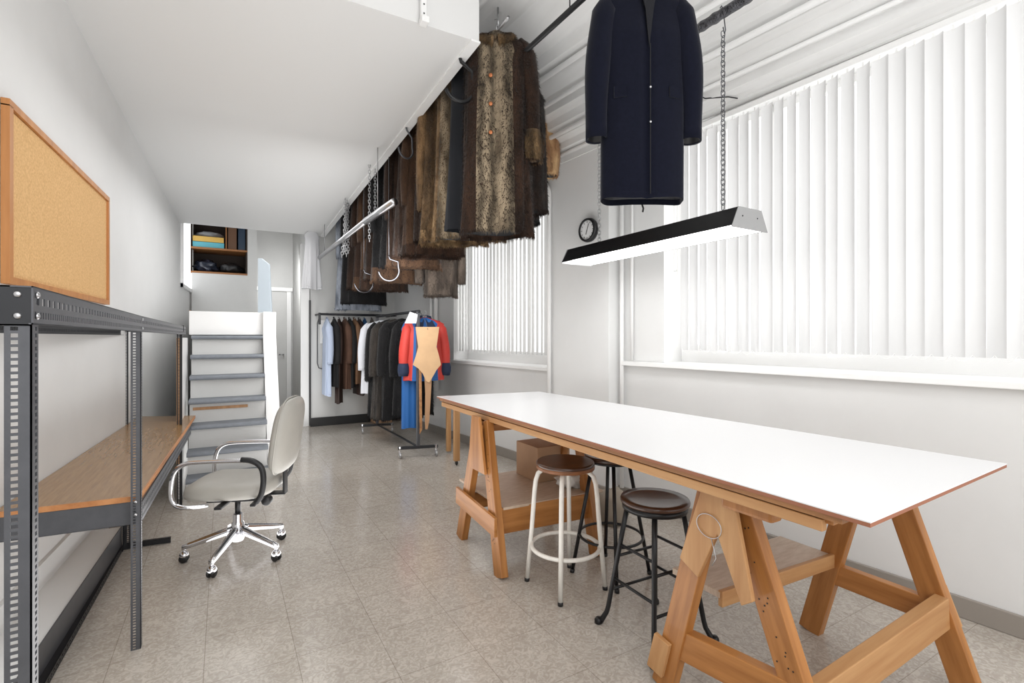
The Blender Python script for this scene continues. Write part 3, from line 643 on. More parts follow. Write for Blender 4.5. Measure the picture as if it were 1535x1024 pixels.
b=MB();chain(b,(2.30,2.72,LZ+.1),(2.30,2.72,3.3));c2=b.build('chain',mat('pale_chain',(170,170,170),.4,metal=.6),smooth=True);tag(c2,'pale link chain holding the far end of the shop light','chain')
b=MB();b.tube([(1.98,2.0,2.25),(1.985,2.0,2.0),(2.0,2.0,1.985),(1.995,2.0,1.96),(2.005,2.0,1.94),(2.0,2.0,1.92)],.005,8)
c3=b.build('power_cord',BLK,smooth=True);tag(c3,'short black cord dangling below the hem of the navy coat','cord')
c3.location=(0,0,.12)
# clock
ck=thing('wall_clock','small round black wall clock with white face on the column','clock',TR@Vector((-.13,2.08,2.27)))
CT=Matrix.Translation(TR@Vector((-.13,2.08,2.27)))@Matrix.Rotation(A5,4,'Z')@Matrix.Rotation(R(-90),4,'Y')
b=MB();b.lathe([(.1,0),(.105,.02),(.1,.045),(.085,.05),(.083,.04),(.083,.0)],n=36,T=CT);b.build('case',BLK,ck,smooth=True)
b=MB();b.lathe([(.084,.03),(.083,.036)],n=36,T=CT);fc=b.build('dial',mat('dial_white',(235,235,235),.4),ck)
b=MB()
for i in range(12):
    a=2*pi*i/12;T=CT@Matrix.Rotation(a,4,'Z');b.box(.062,.076,-.002,.002,.036,.038,0,T)
b.box(0,.055,-.002,.002,.037,.040,0,CT@Matrix.Rotation(R(-20),4,'Z'));b.box(0,.04,-.003,.003,.037,.040,0,CT@Matrix.Rotation(R(160),4,'Z'));b.build('hand',BLK,fc)
# second small light far back
s2=thing('shop_light','small bright fixture just visible below the fur coats near the far window','lamp',(2.15,4.4,2.34))
b=MB();b.box(2.08,2.3,4.1,4.9,2.35,2.40);b.build('hood',BLK,s2,bevel=.01)
b=MB();b.box(2.09,2.29,4.11,4.89,2.335,2.35);b.build('diffuser',TUBE,s2)
b=MB();b.tube([(2.19,4.3,2.4),(2.19,4.3,3.55)],.004,6);b.tube([(2.19,4.7,2.4),(2.19,4.7,3.55)],.004,6);b.build('cord',WHITE,s2)
# slotted bracket on mezzanine face
b=MB();b.box(1.02,1.055,2.83,2.86,3.26,3.7);b.box(1.015,1.06,2.8,2.862,3.225,3.262)
bk=b.build('wall_bracket',WHITE,bevel=.003);tag(bk,'white slotted metal bracket on the front edge of the mezzanine','bracket')
b=MB()
for i in range(7): b.lathe([(.005,0),(.005,.001)],n=10,T=Matrix.Translation((1.0375,2.829,3.29+i*.055))@Matrix.Rotation(R(90),4,'X'))
b.build('hole',BLKP,bk)
# aluminium pipe under mezzanine
b=MB();b.tube([(1.255,4.15,2.50),(1.22,5.0,2.50)],.033,20);b.tube([(1.22,5.0,2.5),(1.20,7.6,2.50)],.028,20)
b.tube([(1.235,4.6,2.53),(1.235,4.6,SZ(4.6))],.004,6);b.tube([(1.20,7.2,2.53),(1.20,7.2,SZ(7.2))],.004,6)
tag(b.build('hanging_pipe',ALU,smooth=True),'round aluminium pipe hung below the right edge of the mezzanine','pipe')
def jhook(p,label,r=.1,m=BLK,rot=0,drop=.16,full=200,tr=.009,group=None,stem=0):
    if m is CHROME: m=HOOKM;tr=.008
    b=MB();x,y,z=p;pts=[Vector((0,0,0)),Vector((.01,0,-.03)),Vector((r*.9,0,-drop*.5))]
    for i in range(15):
        a=R(20)-R(full)*i/14;pts.append(Vector((r*cos(a),0,-drop-r*.4+r*sin(a))))
    T=Matrix.Translation(p)@Matrix.Rotation(rot,4,'Z');b.tube([T@q_ for q_ in pts],tr,10)
    if stem: b.tube([Vector(p)-Vector((0,0,.02)),(p[0],p[1],stem)],.004,6)
    o=b.build('storage_hook',m,smooth=True);tag(o,label,'hook',group);return o
jhook((1.37,3.05,SZ(3.05)),'large black bicycle hook under the front corner of the mezzanine',.10,BLK,R(-5),.16,180,.013)
jhook((1.34,4.1,SZ(4.1)),'dark bronze hook under the mezzanine beside the tan fur coat',.075,STEEL,R(20),.17,200,.008)
jhook((1.375,4.72,2.13),'chrome hook hanging under the mezzanine furs, nearer of two',.10,CHROME,R(0),.10,190,.011,None,SZ(4.72)-.005)
jhook((1.355,5.62,2.10),'chrome hook hanging under the mezzanine furs, farther of two',.11,CHROME,R(10),.10,190,.012,None,SZ(5.62)-.005)
for (x,y,ln,lb) in((1.26,5.0,.75,'long thin steel chain hanging behind the aluminium pipe near its middle'),(1.33,5.05,.5,'shorter steel chain beside the long one behind the aluminium pipe')):
    b=MB();chain(b,(x,y,SZ(y)-.02-ln),(x,y,SZ(y)),.04,.011,.003,5,8);tag(b.build('chain',ALU,smooth=True),lb,'chain')
for i in range(5):
    b=MB();chain(b,(1.22+.035*(i%3),6.0+.05*i,2.35-.05*(i%2)),(1.24+.02*i,6.05+.04*i,SZ(6)),.045,.014,.004,5,8)
    tag(b.build('chain',ALU,smooth=True),'steel chain in the bunch of chains hanging beyond the pipe','chain','bunch of steel chains under the mezzanine')
# ---------------------------------------------------------------- garments
# local frame: shoulders along X, front = -Y, hook point at origin, body hangs down
def strands(b,faces_from,count,ln,rnd,mi=0,wd=.0026,nz=.8):
    count=int(count*1.6)
    vs=b.v;fs=[f for f in b.f[faces_from:] if len(f)==4]
    for _ in range(count):
        f=rnd.choice(fs);a,c,d,e=[Vector(vs[i]) for i in f];u,w=rnd.random(),rnd.random()
        p=(a*(1-u)+c*u)*(1-w)+(e*(1-u)+d*u)*w
        nrm=(c-a).cross(e-a)
        if nrm.length<1e-9: continue
        nrm.normalize();dr=(nrm*nz+Vector((rnd.uniform(-.35,.35),rnd.uniform(-.35,.35),-1))).normalized()
        s=dr.cross(nrm).normalized()*wd;l=ln*rnd.uniform(.6,1.3)
        o=len(b.v);b.v+=[tuple(p-s),tuple(p+s),tuple(p+dr*l+nrm*l*.1)];b.f.append((o,o+1,o+2));b.mi.append(mi)
def garment(name,label,cat,pos,rz,m,Ln=1.2,W=.44,Dp=.12,flare=1.1,sleeve=.6,sl_out=.05,sl_r=.06,fur=0,furlen=.022,seed=0,
            collar=None,colm=None,lining=None,cuff=None,buttons=None,group=None,folds=5,amp=.12,hang=.09,panel=None,hemband=None,pockets=False,lod=1,opening=True,hanger=True,sides=(-1,1)):
    rnd=random.Random(seed); g=thing(name,label,cat,pos,0,group)
    T=Matrix.Translation(pos)@Matrix.Rotation(rz,4,'Z')
    lining=lining or BLKP
    NA=int(56*lod);NR=int(26*lod); b=MB();vs=[];ph1,ph2=rnd.uniform(0,6),rnd.uniform(0,6)
    def ring(t):
        z=-hang-t*Ln
        sh=min(1,t/.10); wn=.17+.83*sh**.55
        w=W/2*wn*(1 if t<.2 else 1+(flare-1)*(t-.2)/.8); d=Dp*(.42+.58*min(1,t/.25))*(1+(flare-1)*t)
        if t>.12: w*=.9
        z-= 0 if t>.10 else 0
        return z,w,d
    def pt(t,a):
        z,w,d=ring(t)
        f=1+amp*max(0,t-.1)*(sin(folds*a+ph1+t*2)*.6+sin((folds*2+1)*a+ph2)*.4)
        x=w*sgnp(cos(a),.75)*f;y=d*sgnp(sin(a),.8)*f
        if opening and t>.02:      # overlapping placket groove down the front
            da=abs((a-1.5*pi+pi)%(2*pi)-pi)
            if da<.07: y+=d*.25*(1-da/.07)
        zz=z+.006*sin(3*a+ph1)*(t>.9)
        return T@Vector((x,y,zz))
    for i in range(NR+1):
        t=(i/NR)
        for k in range(NA): vs.append(pt(t,2*pi*k/NA))
    i0=len(b.f)
    fs=[]
    for i in range(NR):
        for k in range(NA): fs.append((i*NA+k,(i+1)*NA+k,(i+1)*NA+(k+1)%NA,i*NA+(k+1)%NA))
    b.add(vs,fs)
    if panel is not None:     # lighter front panel
        for idx in range(len(fs)):
            k=idx%NA;a=2*pi*(k+.5)/NA;da=abs((a-1.5*pi+pi)%(2*pi)-pi)
            if da<panel[1]: b.mi[idx]=1
    if hemband:
        for idx in range(len(fs)):
            if (idx//NA)>=NR*(1-hemband[1]): b.mi[idx]=2
    mats=[m,panel[0] if panel else m,hemband[0] if hemband else m]
    if fur:
        strands(b,i0,fur,furlen,rnd)
        for _ in range(fur//6):      # fringe along the hem
            a=rnd.uniform(0,2*pi);p=pt(rnd.uniform(.985,1),a);dd=Vector((rnd.uniform(-.3,.3),rnd.uniform(-.3,.3),-1)).normalized();sv=Vector((cos(a),sin(a),0))*.003
            o=len(b.v);b.v+=[tuple(p-sv),tuple(p+sv),tuple(p+dd*furlen*rnd.uniform(.8,1.6))];b.f.append((o,o+1,o+2));b.mi.append(2 if hemband else (1 if panel and abs((a-1.5*pi+pi)%(2*pi)-pi)<panel[1] else 0))
    # shoulder cap
    c=len(b.v);b.v.append(tuple(T@Vector((0,0,-hang+.01))));
    for k in range(NA): b.f.append((c,k,(k+1)%NA));b.mi.append(0)
    b.build('body',mats,g,smooth=True)
    # inner hem lining
    lb=MB();vs=[T@((T.inverted()@pt(1,2*pi*k/NA))*1.0+Vector((0,0,.03))) for k in range(NA)]
    lb.v=[tuple(v) for v in vs]+[tuple(T@Vector((0,0,-hang-Ln+.10)))];lb.f=[(k,(k+1)%NA,NA) for k in range(NA)];lb.mi=[0]*NA
    lb.build('lining',lining,g,smooth=True)
    if sleeve:
        for s in sides:
            sb=MB();ns=12;na=16;base=Vector((s*W/2*.80,0,-hang-.085-(.0)));pts=[];rr=[]
            for i in range(ns+1):
                t=i/ns
                pts.append(T@(base+Vector((s*(sl_out*(t**.8)+.02*sin(t*3)),-.02*t-.01*sin(t*4),-sleeve*t+ .0))));rr.append(sl_r*(1.0-.18*t)*(1+.05*sin(9*t+ph1)) if i else sl_r*.55)
            pts.insert(0,T@(base+Vector((-s*.03,0,.045))));rr.insert(0,sl_r*.3)
            sb.tube(pts,rr,na)
            sb.f.pop();sb.mi.pop() 
            o=len(sb.v);lastring=list(range(o-na,o))
            # recessed cuff opening
            cn=sum((Vector(sb.v[i]) for i in lastring),Vector())/na
            inner=[tuple(cn+(Vector(sb.v[i])-cn)*.8+Vector((0,0,.006))) for i in lastring];deep=[tuple(Vector(v)+Vector((0,0,.05))) for v in inner]
            sb.v+=inner+deep
            for k in range(na):
                k2=(k+1)%na
                sb.f.append((lastring[k],lastring[k2],o+k2,o+k));sb.mi.append(0)
                sb.f.append((o+k,o+k2,o+na+k2,o+na+k));sb.mi.append(1)
            sb.f.append(tuple(o+na+k for k in range(na)));sb.mi.append(1)
            if fur: strands(sb,0,fur//6,furlen,rnd)
            so=sb.build('sleeve',[m,lining],g,smooth=True)
            if cuff:
                cbm=MB();P=[Vector(p) for p in pts[-4:]];cbm.tube(P,[rr[-4]+.004,rr[-3]+.016,rr[-2]+.018,rr[-1]+.006],na)
                if fur: strands(cbm,0,fur//10,furlen*1.2,rnd)
                cbm.build('cuff',cuff,so,smooth=True)
    if collar:
        cb=MB()
        if collar=='fur':
            pts=[T@Vector((W*.20*cos(a),Dp*.55*sin(a)-.01,-hang-.01-.07*(1-sin(a))*.5)) for a in [R(-80)+R(340)*i/20 for i in range(21)]]
            cb.tube(pts,[.03+.022*sin(pi*i/20) for i in range(21)],12);strands(cb,0,2200,.03,rnd)
            cb.build('collar',colm or m,g,smooth=True)
        else:
            for s in(-1,1):
                v=[(0*s,Dp*.35,-hang+.035),(s*.075,Dp*.1,-hang+.02),(s*.085,-Dp*.45,-hang-.03),(s*.115,-Dp*.78,-hang-.10),(s*.03,-Dp*.95,-hang-.125),(s*.012,-Dp*.55,-hang-.03),(s*.03,0,-hang+.03)]
                vv=[T@Vector(p) for p in v]+[T@(Vector(p)+Vector((0,-.006,-.006))) for p in v];n=len(v)
                cb.add(vv,[tuple(range(n)),tuple(reversed(range(n,2*n)))]+[(i,(i+1)%n,n+(i+1)%n,n+i) for i in range(n)])
            cb.build('collar',colm or m,g)
    if buttons:
        bm_,cnt,z0,z1,bx,br=buttons
        for i in range(cnt):
            z=-hang-(z0+(z1-z0)*i/max(1,cnt-1));t=(-z-hang)/Ln
            yv=(T.inverted()@pt(t,1.5*pi+bx/(W/2)))
            q=MB();q.lathe([(br,-.002),(br,.004),(br*.6,.006)],n=14,T=T@Matrix.Translation((bx,yv.y-.006-(.012 if fur else 0),z))@Matrix.Rotation(R(90),4,'X'));q.build('button',bm_,g,smooth=True)
    if pockets:
        for s in(-1,1):
            a=1.5*pi+s*.62;pk=MB()
            for t0,t1,off in((pockets,pockets+.05,.008),):
                P=[pt(t0,a-.2),pt(t0,a+.2),pt(t1,a+.2),pt(t1,a-.2)];fw=T.to_3x3()@Vector((0,-.009,0))
                pk.add([p for p in P]+[p+fw for p in P],[(0,1,2,3),(7,6,5,4),(0,4,5,1),(1,5,6,2),(2,6,7,3),(3,7,4,0)])
            pk.build('pocket_flap',m,g)
    if hanger:
        hb=MB();hb.tube([T@Vector(p) for p in((0,0,-hang+.01),(0,0,-.035),(.012,0,-.03),(.02,0,-.012),(.014,0,.004),(0,0,.01),(-.014,0,.004))],.0022,6)
        hb.build('hanger_hook',ALU,g,smooth=True)
    return g
F={ 'tan':fur_mat('tan_fur',(104,78,50),(168,138,100),3),'honey':fur_mat('honey_fur',(104,80,54),(158,126,90),2),
 'grey':fur_mat('grey_tan_fur',(112,98,80),(178,160,134),4),'brown':fur_mat('brown_fur',(38,26,19),(66,46,34)),
 'choc':fur_mat('chocolate_fur',(28,20,16),(48,34,26)),'mah':fur_mat('mahogany_fur',(38,27,21),(62,44,34)),
 'black':fur_mat('black_fur',(12,12,13),(28,27,28)),'charc':fur_mat('charcoal_fur',(36,33,31),(66,60,55)),'auburn':fur_mat('auburn_fur',(60,43,32),(92,68,50)),
 'taupe':fur_mat('taupe_fur',(66,58,52),(108,96,86)),'silver':fur_mat('silver_blue_fur',(92,98,108),(158,164,174)),'navyc':mat('black_blue_cloth',(16,19,26),.85,bump=.2,bscale=200)}
COPPER=mat('copper_button',(190,120,80),.3,metal=.8)
RX=1.69
G='fur coats in the row beside the mezzanine'
coats=[ # label, material, Y, Ln, rotation, extras
 ('long brown fur coat with grey-tan button front and fluffy collar, first in the mezzanine row','brown',3.04,1.40,-32,dict(W=.48,panel=(F['grey'],.42),buttons=(COPPER,3,.36,.74,-.03,.014),collar='fur',colm=F['tan'],cuff=F['tan'],fur=10000,furlen=.024,sleeve=.80,sl_r=.066,sl_out=.05,Dp=.13,sides=(1,))),
 ('black smooth cloth coat between the button-front fur and the mottled tan fur','navyc',3.27,1.32,-30,dict(W=.50,fur=0,Dp=.09,sides=())),
 ('mottled tan fur coat, third from the front of the mezzanine row','tan',3.53,1.34,-32,dict(W=.52,fur=9000,Dp=.11,panel=(F['grey'],.9),sides=())),
 ('honey coloured fur coat with light hem, fourth in the mezzanine row','honey',3.81,1.31,-26,dict(W=.52,fur=9000,Dp=.11,hemband=(F['tan'],.1),sl_out=.03,sleeve=.95,sides=(-1,))),
 ('dark chocolate fur coat right behind the honey fur','choc',4.08,1.24,-20,dict(W=.5,fur=3500,sides=())),
 ('medium brown fur coat with vertical seams in the middle of the row','auburn',4.35,1.32,-18,dict(W=.52,fur=4500,hemband=(F['brown'],.1),sides=(-1,))),
 ('deep brown fur coat behind the medium brown one','brown',4.62,1.28,-15,dict(W=.52,fur=4000,sides=())),
 ('dark mahogany fur coat beside the bronze hook','mah',4.89,1.34,-12,dict(W=.52,fur=3500,hemband=(F['auburn'],.07),sides=(-1,))),
 ('black fur coat level with the near end of the aluminium pipe','black',5.16,1.30,-12,dict(W=.52,fur=3000,sides=())),
 ('black fur coat with auburn banded hem behind the pipe','black',5.45,1.42,-8,dict(W=.54,fur=3000,hemband=(F['auburn'],.12))),
 ('chocolate fur coat above the chrome hooks','choc',5.75,1.36,-6,dict(W=.54,fur=3000,hemband=(F['mah'],.12))),
 ('auburn fur coat behind the bunch of chains','auburn',6.05,1.44,-6,dict(W=.54,fur=3000,hemband=(F['mah'],.2))),
 ('dark reddish brown fur coat beyond the chains','mah',6.35,1.40,-4,dict(W=.56,fur=2500,hemband=(F['auburn'],.14))),
 ('dark brown fur coat near the far end of the mezzanine row','choc',6.65,1.36,0,dict(W=.56,fur=2500,sides=())),
 ('black long fur coat, third from the far end of the row','black',6.95,1.52,0,dict(W=.58,fur=2500)),
 ('silver grey fur coat, second from the far end of the row','silver',7.25,1.58,0,dict(W=.60,fur=2500)),
]
for i,(lb,mk,y,ln,rz,kw) in enumerate(coats):
    k=dict(Ln=ln,W=.5,Dp=.10,flare=1.12,sleeve=.78,sl_out=.04,sl_r=.058,seed=i+20,folds=5,amp=.2,furlen=.02,lod=1 if i<6 else .7,hang=.10,group=G);k.update(kw)
    garment('fur_coat',lb,'fur coat',(1.645 if i<4 else RX,y,3.56-.035*(y-3)),R(rz),F[mk],**k)
# the rail they hang on
b=MB();b.tube([(RX,2.95,3.545),(RX,7.45,3.545-.035*4.4)],.012,12)
for y in(3.1,5.2,7.3): b.tube([(RX,y,3.55-.035*(y-3)),(RX,y,3.7)],.006,6)
tag(b.build('clothes_rail',ALU,smooth=True),'long steel rail beside the mezzanine carrying the row of fur coats','rail')
PATCH=fur_mat('beige_orange_patch_fur',(150,106,72),(226,190,142));PATCH.node_tree.nodes['Noise Texture'].inputs['Scale'].default_value=9
garment('fur_jacket','pale beige and orange patchwork fur jacket behind the first brown coat','fur jacket',(2.24,3.64,3.46),R(6),PATCH,Ln=.55,W=.54,sleeve=.5,sl_out=.06,sl_r=.10,fur=5000,seed=60,hang=.09)
garment('fur_coat','black fur coat hanging on the black rod under the patchwork jacket','fur coat',(1.96,3.36,3.31),R(0),F['black'],Ln=.98,W=.42,sides=(),sleeve=.6,fur=4000,seed=61,Dp=.12)
garment('fur_coat','dark brown fur coat with copper hook on the black rod behind the first coat','fur coat',(1.93,3.10,3.31),R(4),F['choc'],Ln=.95,W=.30,sides=(),sleeve=.6,fur=4000,seed=63,Dp=.1)
garment('fur_coat','taupe fur coat hanging lower than the others near the far window','fur coat',(2.08,5.15,3.05),R(-14),F['taupe'],Ln=1.16,W=.44,sleeve=.93,fur=5000,seed=62,Dp=.12,flare=.9,amp=.1)
b=MB();b.tube([(2.08,4.8,3.06),(2.08,5.5,3.06)],.012,10);b.tube([(2.08,5.2,3.06),(2.08,5.2,3.5)],.005,6);tag(b.build('clothes_rail',STEEL,smooth=True),'short grey rail holding the low hanging taupe fur','rail')
WCL=mat('white_sheer_cloth',(236,236,238),.7,trl=.3)
garment('garment_bag','white sheer garment cover hanging at the far corner of the mezzanine','garment cover',(1.10,7.64,2.95),R(20),WCL,Ln=.85,W=.22,Dp=.05,amp=.35,flare=1.3,sleeve=0,seed=64,hang=.06,opening=False)
b=MB();b.tube([(1.72,3.66,3.475),(2.45,3.62,3.475)],.011,10);b.tube([(2.4,3.62,3.47),(2.4,3.62,3.6)],.004,6);tag(b.build('hanging_rod',BLK,smooth=True),'short thin black cross rod holding the patchwork fur jacket','rod')
# navy coat
NP=(1.83,1.83,3.285)
nv=garment('navy_coat','long navy blue wool coat with metal snaps hanging from the black rod','coat',NP,R(-28),WOOL,Ln=1.085,W=.46,Dp=.085,flare=1.0,sleeve=.70,sl_out=.05,sl_r=.068,seed=5,
    buttons=(ALU,2,.55,.72,.012,.006),folds=3,amp=.05,hang=.165,pockets=.5,lod=1.5,hanger=False)
TN=Matrix.Translation(NP)@Matrix.Rotation(R(-28),4,'Z')
DKW=mat('navy_painted_shade',(12,13,20),.9)  # near-black tone painting the shade at the coat front
b=MB();b.prism([(-.05,-.17),(.055,-.17),(.03,-.33),(.008,-.52),(-.01,-.33)],0,.003,0,TN@Matrix.Translation((0,-.078,0))@Matrix.Rotation(R(90),4,'X'));b.build('neck_shade_patch',DKW,nv)  # flat dark polygon painted as the shade inside the open neck
for sg in(-1,1):
    b=MB();b.prism([(sg*.035,-.155),(sg*.10,-.17),(sg*.125,-.235),(sg*.055,-.255),(sg*.03,-.2)][::sg],0,.006,0,TN@Matrix.Translation((0,-.083,0))@Matrix.Rotation(R(90),4,'X'));b.build('collar',WOOL,nv,bevel=.002)
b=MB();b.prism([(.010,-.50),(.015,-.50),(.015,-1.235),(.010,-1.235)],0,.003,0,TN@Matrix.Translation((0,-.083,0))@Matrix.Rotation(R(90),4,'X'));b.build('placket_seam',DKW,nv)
b=MB()
for z in(-.21,-.225): 
    for sg in(-1,1): b.lathe([(.005,0),(.004,.003)],n=10,T=TN@Matrix.Translation((sg*.042,-.09,z))@Matrix.Rotation(R(90),4,'X'))
b.build('snap',ALU,nv)
b=MB()
b.tube([TN@Vector(p) for p in((-.2,0,-.2),(-.1,0,-.155),(0,0,-.12),(.1,0,-.155),(.2,0,-.2))],.012,10);b.tube([TN@Vector(p) for p in((0,0,-.12),(0,0,-.02),(.02,0,-.005),(.03,0,.02),(.015,0,.048),(-.01,0,.052),(-.03,0,.035))],.0025,8)
tag(b.build('coat_hanger',BLKP,smooth=True),'black coat hanger inside the navy wool coat','hanger')
# ---------------------------------------------------------------- fixed garment rail and clothes at the back
fr=thing('clothes_rail','dark steel clothes rail fixed along the partition wall','rail',(1.7,7.6,1.69))
b=MB();b.tube([(1.2,7.6,1.68),(2.33,7.6,1.68)],.017,12);b.build('bar',DSTEEL,fr,smooth=True)
b=MB();b.box(1.185,1.215,7.585,7.615,1.53,1.70);b.box(1.185,1.215,7.59,7.95,1.67,1.69);b.box(2.30,2.33,7.59,8.08,1.67,1.69);b.build('bracket',DSTEEL,fr,bevel=.002)
C={'shirt':mat('pale_blue_stripe',(188,200,222),.8,var=.06,vscale=30,stretch=(8,8,.2)),'bk':mat('black_cloth',(22,21,22),.85),'br':mat('brown_suede',(84,58,44),.85,var=.15),'db':mat('dark_brown_leather',(48,32,26),.6,var=.2),
 'tn':mat('tan_suede',(120,88,64),.8,var=.15),'den':mat('denim_blue',(34,84,130),.8,var=.15,vscale=30),'wh':mat('white_cotton',(226,228,234),.75),'gy':mat('grey_brown_cloth',(92,84,78),.85),'red':mat('red_nylon',(196,58,48),.6,var=.05),
 'blu':mat('royal_blue',(24,92,160),.6),'nvy':mat('navy_cloth',(24,38,66),.7)}
rail_c=[('pale blue striped shirt dress at the left end of the wall rail','shirt','shirt',1.30,1.10,.50),
('black jacket next to the pale blue shirt','jacket','bk',1.40,.98,.46),('dark brown leather coat with strap, third on the wall rail','coat','db',1.47,1.22,.42),
('brown suede coat in the middle of the wall rail','coat','br',1.55,1.02,.44),('black coat between brown suede and tan coats','coat','bk',1.62,1.0,.44),
('tan suede jacket on the wall rail left of the denim','jacket','tn',1.69,.95,.44),('dark brown long leather coat behind the denim jacket','coat','db',1.76,1.12,.44),
('bright blue denim jacket with snaps on the wall rail','jacket','den',1.84,.86,.46),('grey brown cloth jacket right of the denim','jacket','gy',1.95,.95,.44),
('white cotton shirt partly hidden at the right of the wall rail','shirt','wh',2.04,1.05,.44)]
for i,(lb,ct,mk,x,ln,w) in enumerate(rail_c):
    garment(ct,lb,ct,(x,7.6,1.70),R(90+random.uniform(-14,4)),C[mk],Ln=ln,W=w,Dp=.045,flare=1.15,sleeve=.56,sl_out=.04,sl_r=.05,seed=90+i,hang=.09,lod=.6,amp=.2,collar='flat',buttons=(ALU,4,.12,.6,.01,.008) if mk in('den','br') else None)
boxobj('carton','small brown carton with orange print behind the clothes on the floor','box',2.02,2.3,7.72,7.95,.001,.42,CARD)
# rolling rack
rk=thing('rolling_rack','steel rolling garment rack with casters full of clothes','clothes rack',(1.85,6.1,0))
ya,yb,xa,xb,zt=5.32,6.95,1.88,1.86,1.635
b=MB();b.tube([(xa,ya-.04,zt),(xb,yb+.04,zt)],.016,12);b.build('top_bar',DSTEEL,rk,smooth=True)
for (x,y) in((xa,ya),(xb,yb)):
    b=MB();b.box(x-.017,x+.017,y-.017,y+.017,.13,zt);b.build('upright',STEEL,rk,bevel=.003)
    b=MB();T=Matrix.Translation((x,y,.115))@Matrix.Rotation(R(-14),4,'Z');b.box(-.22,.22,-.017,.017,-.015,.015,0,T);b.build('foot_bar',DSTEEL,rk,bevel=.003)
    for s in(-1,1):
        c=T@Vector((s*.2,0,0));b=MB();b.tube([c,c-Vector((0,0,.05))],.008,8);b.box(c.x-.012,c.x+.012,c.y-.016,c.y+.016,.035,.075);b.lathe([(.017,-.018),(.022,0),(.017,.018)],c=(c.x,c.y,.115),n=12)
        cs=b.build('caster',CHROME,rk,smooth=False)
        b=MB();b.lathe([(.028,-.009),(.033,-.005),(.033,.005),(.028,.009)],n=20,T=Matrix.Translation((c.x,c.y-.012,.0335))@Matrix.Rotation(R(90),4,'Y'));b.build('wheel',ALU,cs,smooth=True)
b=MB();b.tube([(xa,ya,.12),(xb,yb,.12)],.012,8);b.build('base_bar',DSTEEL,rk,smooth=True)
CW=dict(Dp=.11,sleeve=.58,sl_r=.062,lod=.8,hang=.07)
PIPE=C['wh']
garment('quilted_jacket','red jacket with royal blue shoulders on the near end of the rolling rack','jacket',(2.0,5.44,1.64),R(-12),C['red'],Ln=.72,W=.46,seed=120,panel=(C['blu'],.6),cuff=C['nvy'],collar='flat',colm=C['nvy'],**dict(CW,Dp=.07))
garment('blue_coat','narrow royal blue long coat with white hem piping hanging behind the red jacket','coat',(1.88,5.60,1.64),R(-6),C['blu'],Ln=1.28,W=.20,seed=121,hemband=(C['wh'],.03),**dict(CW,Dp=.06,sleeve=0))
garment('fur_coat','long black fur coat behind the blue coat on the rolling rack','fur coat',(1.98,5.75,1.64),R(0),F['black'],Ln=1.16,W=.50,seed=122,fur=4000,Dp=.08,sleeve=.6,sl_r=.06,hang=.07,lod=.8)
garment('fur_coat','black sheared fur coat in the middle of the rolling rack','fur coat',(1.90,5.96,1.64),R(3),F['black'],Ln=1.22,W=.52,seed=123,fur=3000,Dp=.09,sleeve=.6,sl_r=.065,hang=.07,lod=.8)
garment('fur_coat','charcoal brown fur coat with wide sleeves on the rolling rack','fur coat',(1.88,6.19,1.64),R(3),F['charc'],Ln=1.24,W=.54,seed=124,fur=3000,Dp=.09,sleeve=.62,sl_r=.075,hang=.07,lod=.8,flare=1.2)
garment('fur_coat','black fur coat with dark cuffs on the far part of the rolling rack','fur coat',(1.88,6.44,1.64),R(3),F['black'],Ln=1.26,W=.54,seed=125,fur=3000,Dp=.09,sleeve=.7,sl_r=.065,hang=.07,lod=.8)
garment('lab_coat','white cotton coat at the far end of the rolling rack','coat',(1.86,6.72,1.64),R(0),C['wh'],Ln=.98,W=.54,seed=126,**dict(CW,Dp=.08))
b=MB();b.add([(1.87,5.30,1.60),(1.85,5.29,1.50),(1.73,5.33,1.50),(1.79,5.33,1.63),(1.87,5.306,1.60),(1.85,5.296,1.50),(1.73,5.336,1.50),(1.79,5.336,1.63)],[(0,1,2,3),(7,6,5,4),(0,4,5,1),(1,5,6,2),(2,6,7,3),(3,7,4,0)])
fw=b.build('paper_sheet',C['wh'],bevel=.003);tag(fw,'folded white paper on the shoulder of the red jacket','paper')
# leather / card patterns hanging from the front of the rack
def flat(name,label,cat,poly,pos,rz,m,th=.006,parent=None):
    b=MB();b.prism(poly,0,th,0,Matrix.Translation(pos)@Matrix.Rotation(rz,4,'Z')@Matrix.Rotation(R(90),4,'X'));o=b.build(name,m,parent)
    if label: tag(o,label,cat)
    return o
bod=[(-.13,0),(.13,0),(.115,-.12),(.10,-.22),(.13,-.33),(.15,-.42),(.10,-.48),(.05,-.57),(.02,-.62),(-.015,-.60),(-.05,-.52),(-.10,-.46),(-.16,-.42),(-.13,-.33),(-.10,-.22),(-.115,-.12)]
pc=flat('card_pattern','tan card bodice pattern hanging on the front post of the rolling rack','pattern',bod,(1.955,5.225,1.46),R(-24),PAPER)
b=MB();b.tube([(1.955,5.215,1.43),(1.95,5.24,1.50),(1.9,5.31,1.63)],.003,6);b.build('pattern_hook',STEEL,pc,smooth=True)
flat('card_pattern','long narrow tan card pattern strip hanging below the bodice pattern','pattern',[(-.03,.12),(.065,.12),(.045,-.25),(.03,-.5),(.01,-.6),(-.015,-.6),(-.02,-.5),(-.015,-.2)],(1.955,5.25,.92),R(-24),mat('tan_card_dark',(168,130,96),.7))  # strip in a darker tan than the bodice card
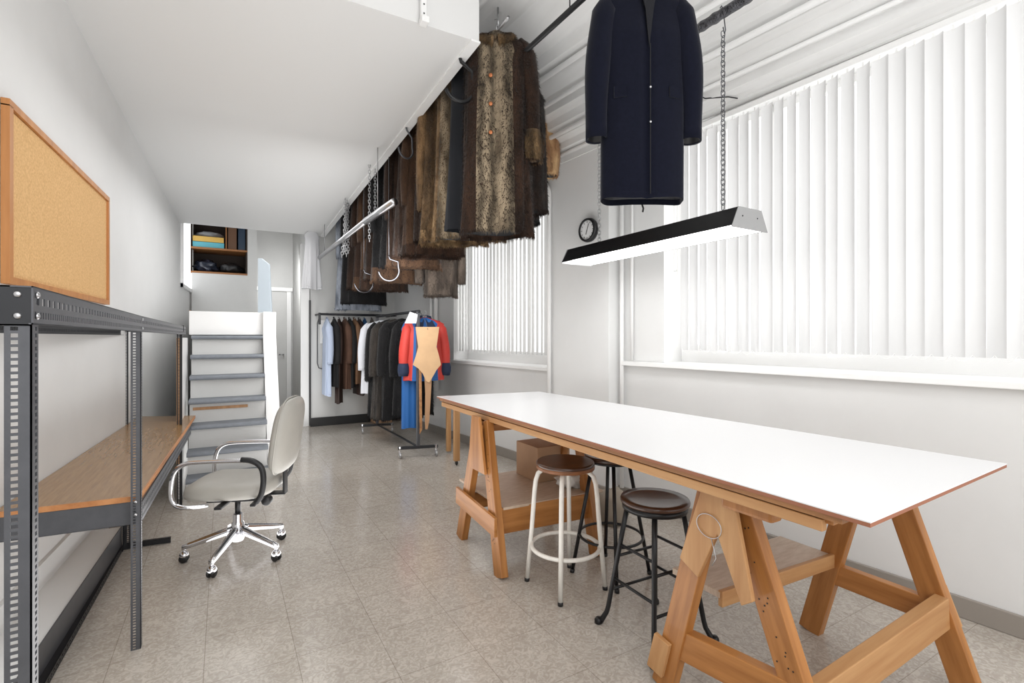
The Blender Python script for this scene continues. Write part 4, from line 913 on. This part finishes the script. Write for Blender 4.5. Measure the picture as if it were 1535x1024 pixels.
flat('card_pattern','dark edged card strip hanging beside the tan pattern strip','pattern',[(-.03,.12),(.0,.12),(.01,-.6),(-.02,-.66)],(1.905,5.28,.92),R(-24),PLYE)
# ---------------------------------------------------------------- lights
def area(name,loc,rot,sx,sy,en,col=(1,1,1)):
    l=D.lights.new(name,'AREA');l.shape='RECTANGLE';l.size=sx;l.size_y=sy;l.energy=en;l.color=col
    o=D.objects.new(name,l);COL.objects.link(o);o.location=loc;o.rotation_euler=rot;return o
def win_light(s0,s1,z0,z1,en):
    p=TR@Vector((.45,(s0+s1)/2,(z0+z1)/2));area('window_daylight',p,(R(90),0,A5+R(90)),s1-s0,z1-z0,en,(1,.99,.97))
win_light(N0,N1,1.15,2.93,17);win_light(F0,F1,1.05,2.83,12)
area('room_fill',(.9,-1.0,2.4),(R(66),0,R(-8)),3.2,2.0,52)
area('table_bounce_fill',(1.85,2.1,.93),(R(180),0,0),.8,2.6,12)  # added upward lamp imitating light bounced off the table top
area('floor_bounce_fill',(.5,4.6,.03),(R(180),0,0),1.2,6.4,50)  # added upward lamp at floor level, imitates bounce onto the soffit
area('aisle_fill',(.45,5.0,2.78),(0,0,0),1.2,4.5,30)  # added fill below the mezzanine, no fixture there
area('back_fill',(1.1,4.6,1.75),(R(90),0,R(-4)),1.0,.9,15)  # added fill brightening the back of the room, no fixture there
area('passage_fill',(.8,9.0,2.4),(R(62),0,0),.4,.8,9)  # added fill to lift the dark far wall, no fixture there
w=D.worlds.new('World');bpy.context.scene.world=w;w.use_nodes=True;w.node_tree.nodes['Background'].inputs[0].default_value=(1,1,1,1);w.node_tree.nodes['Background'].inputs[1].default_value=1.25
# ---------------------------------------------------------------- camera
cam=D.cameras.new('camera');co=D.objects.new('camera',cam);COL.objects.link(co);bpy.context.scene.camera=co
cam.sensor_width=36;cam.lens=742/1535*36;cam.clip_start=.02
co.location=(0,0,1.35);co.rotation_euler=(R(90),0,-math.atan(432/742));cam.shift_y=-(512-505)/1535
vs=bpy.context.scene.view_settings;vs.view_transform='Standard';vs.look='None';vs.exposure=.1;vs.gamma=1
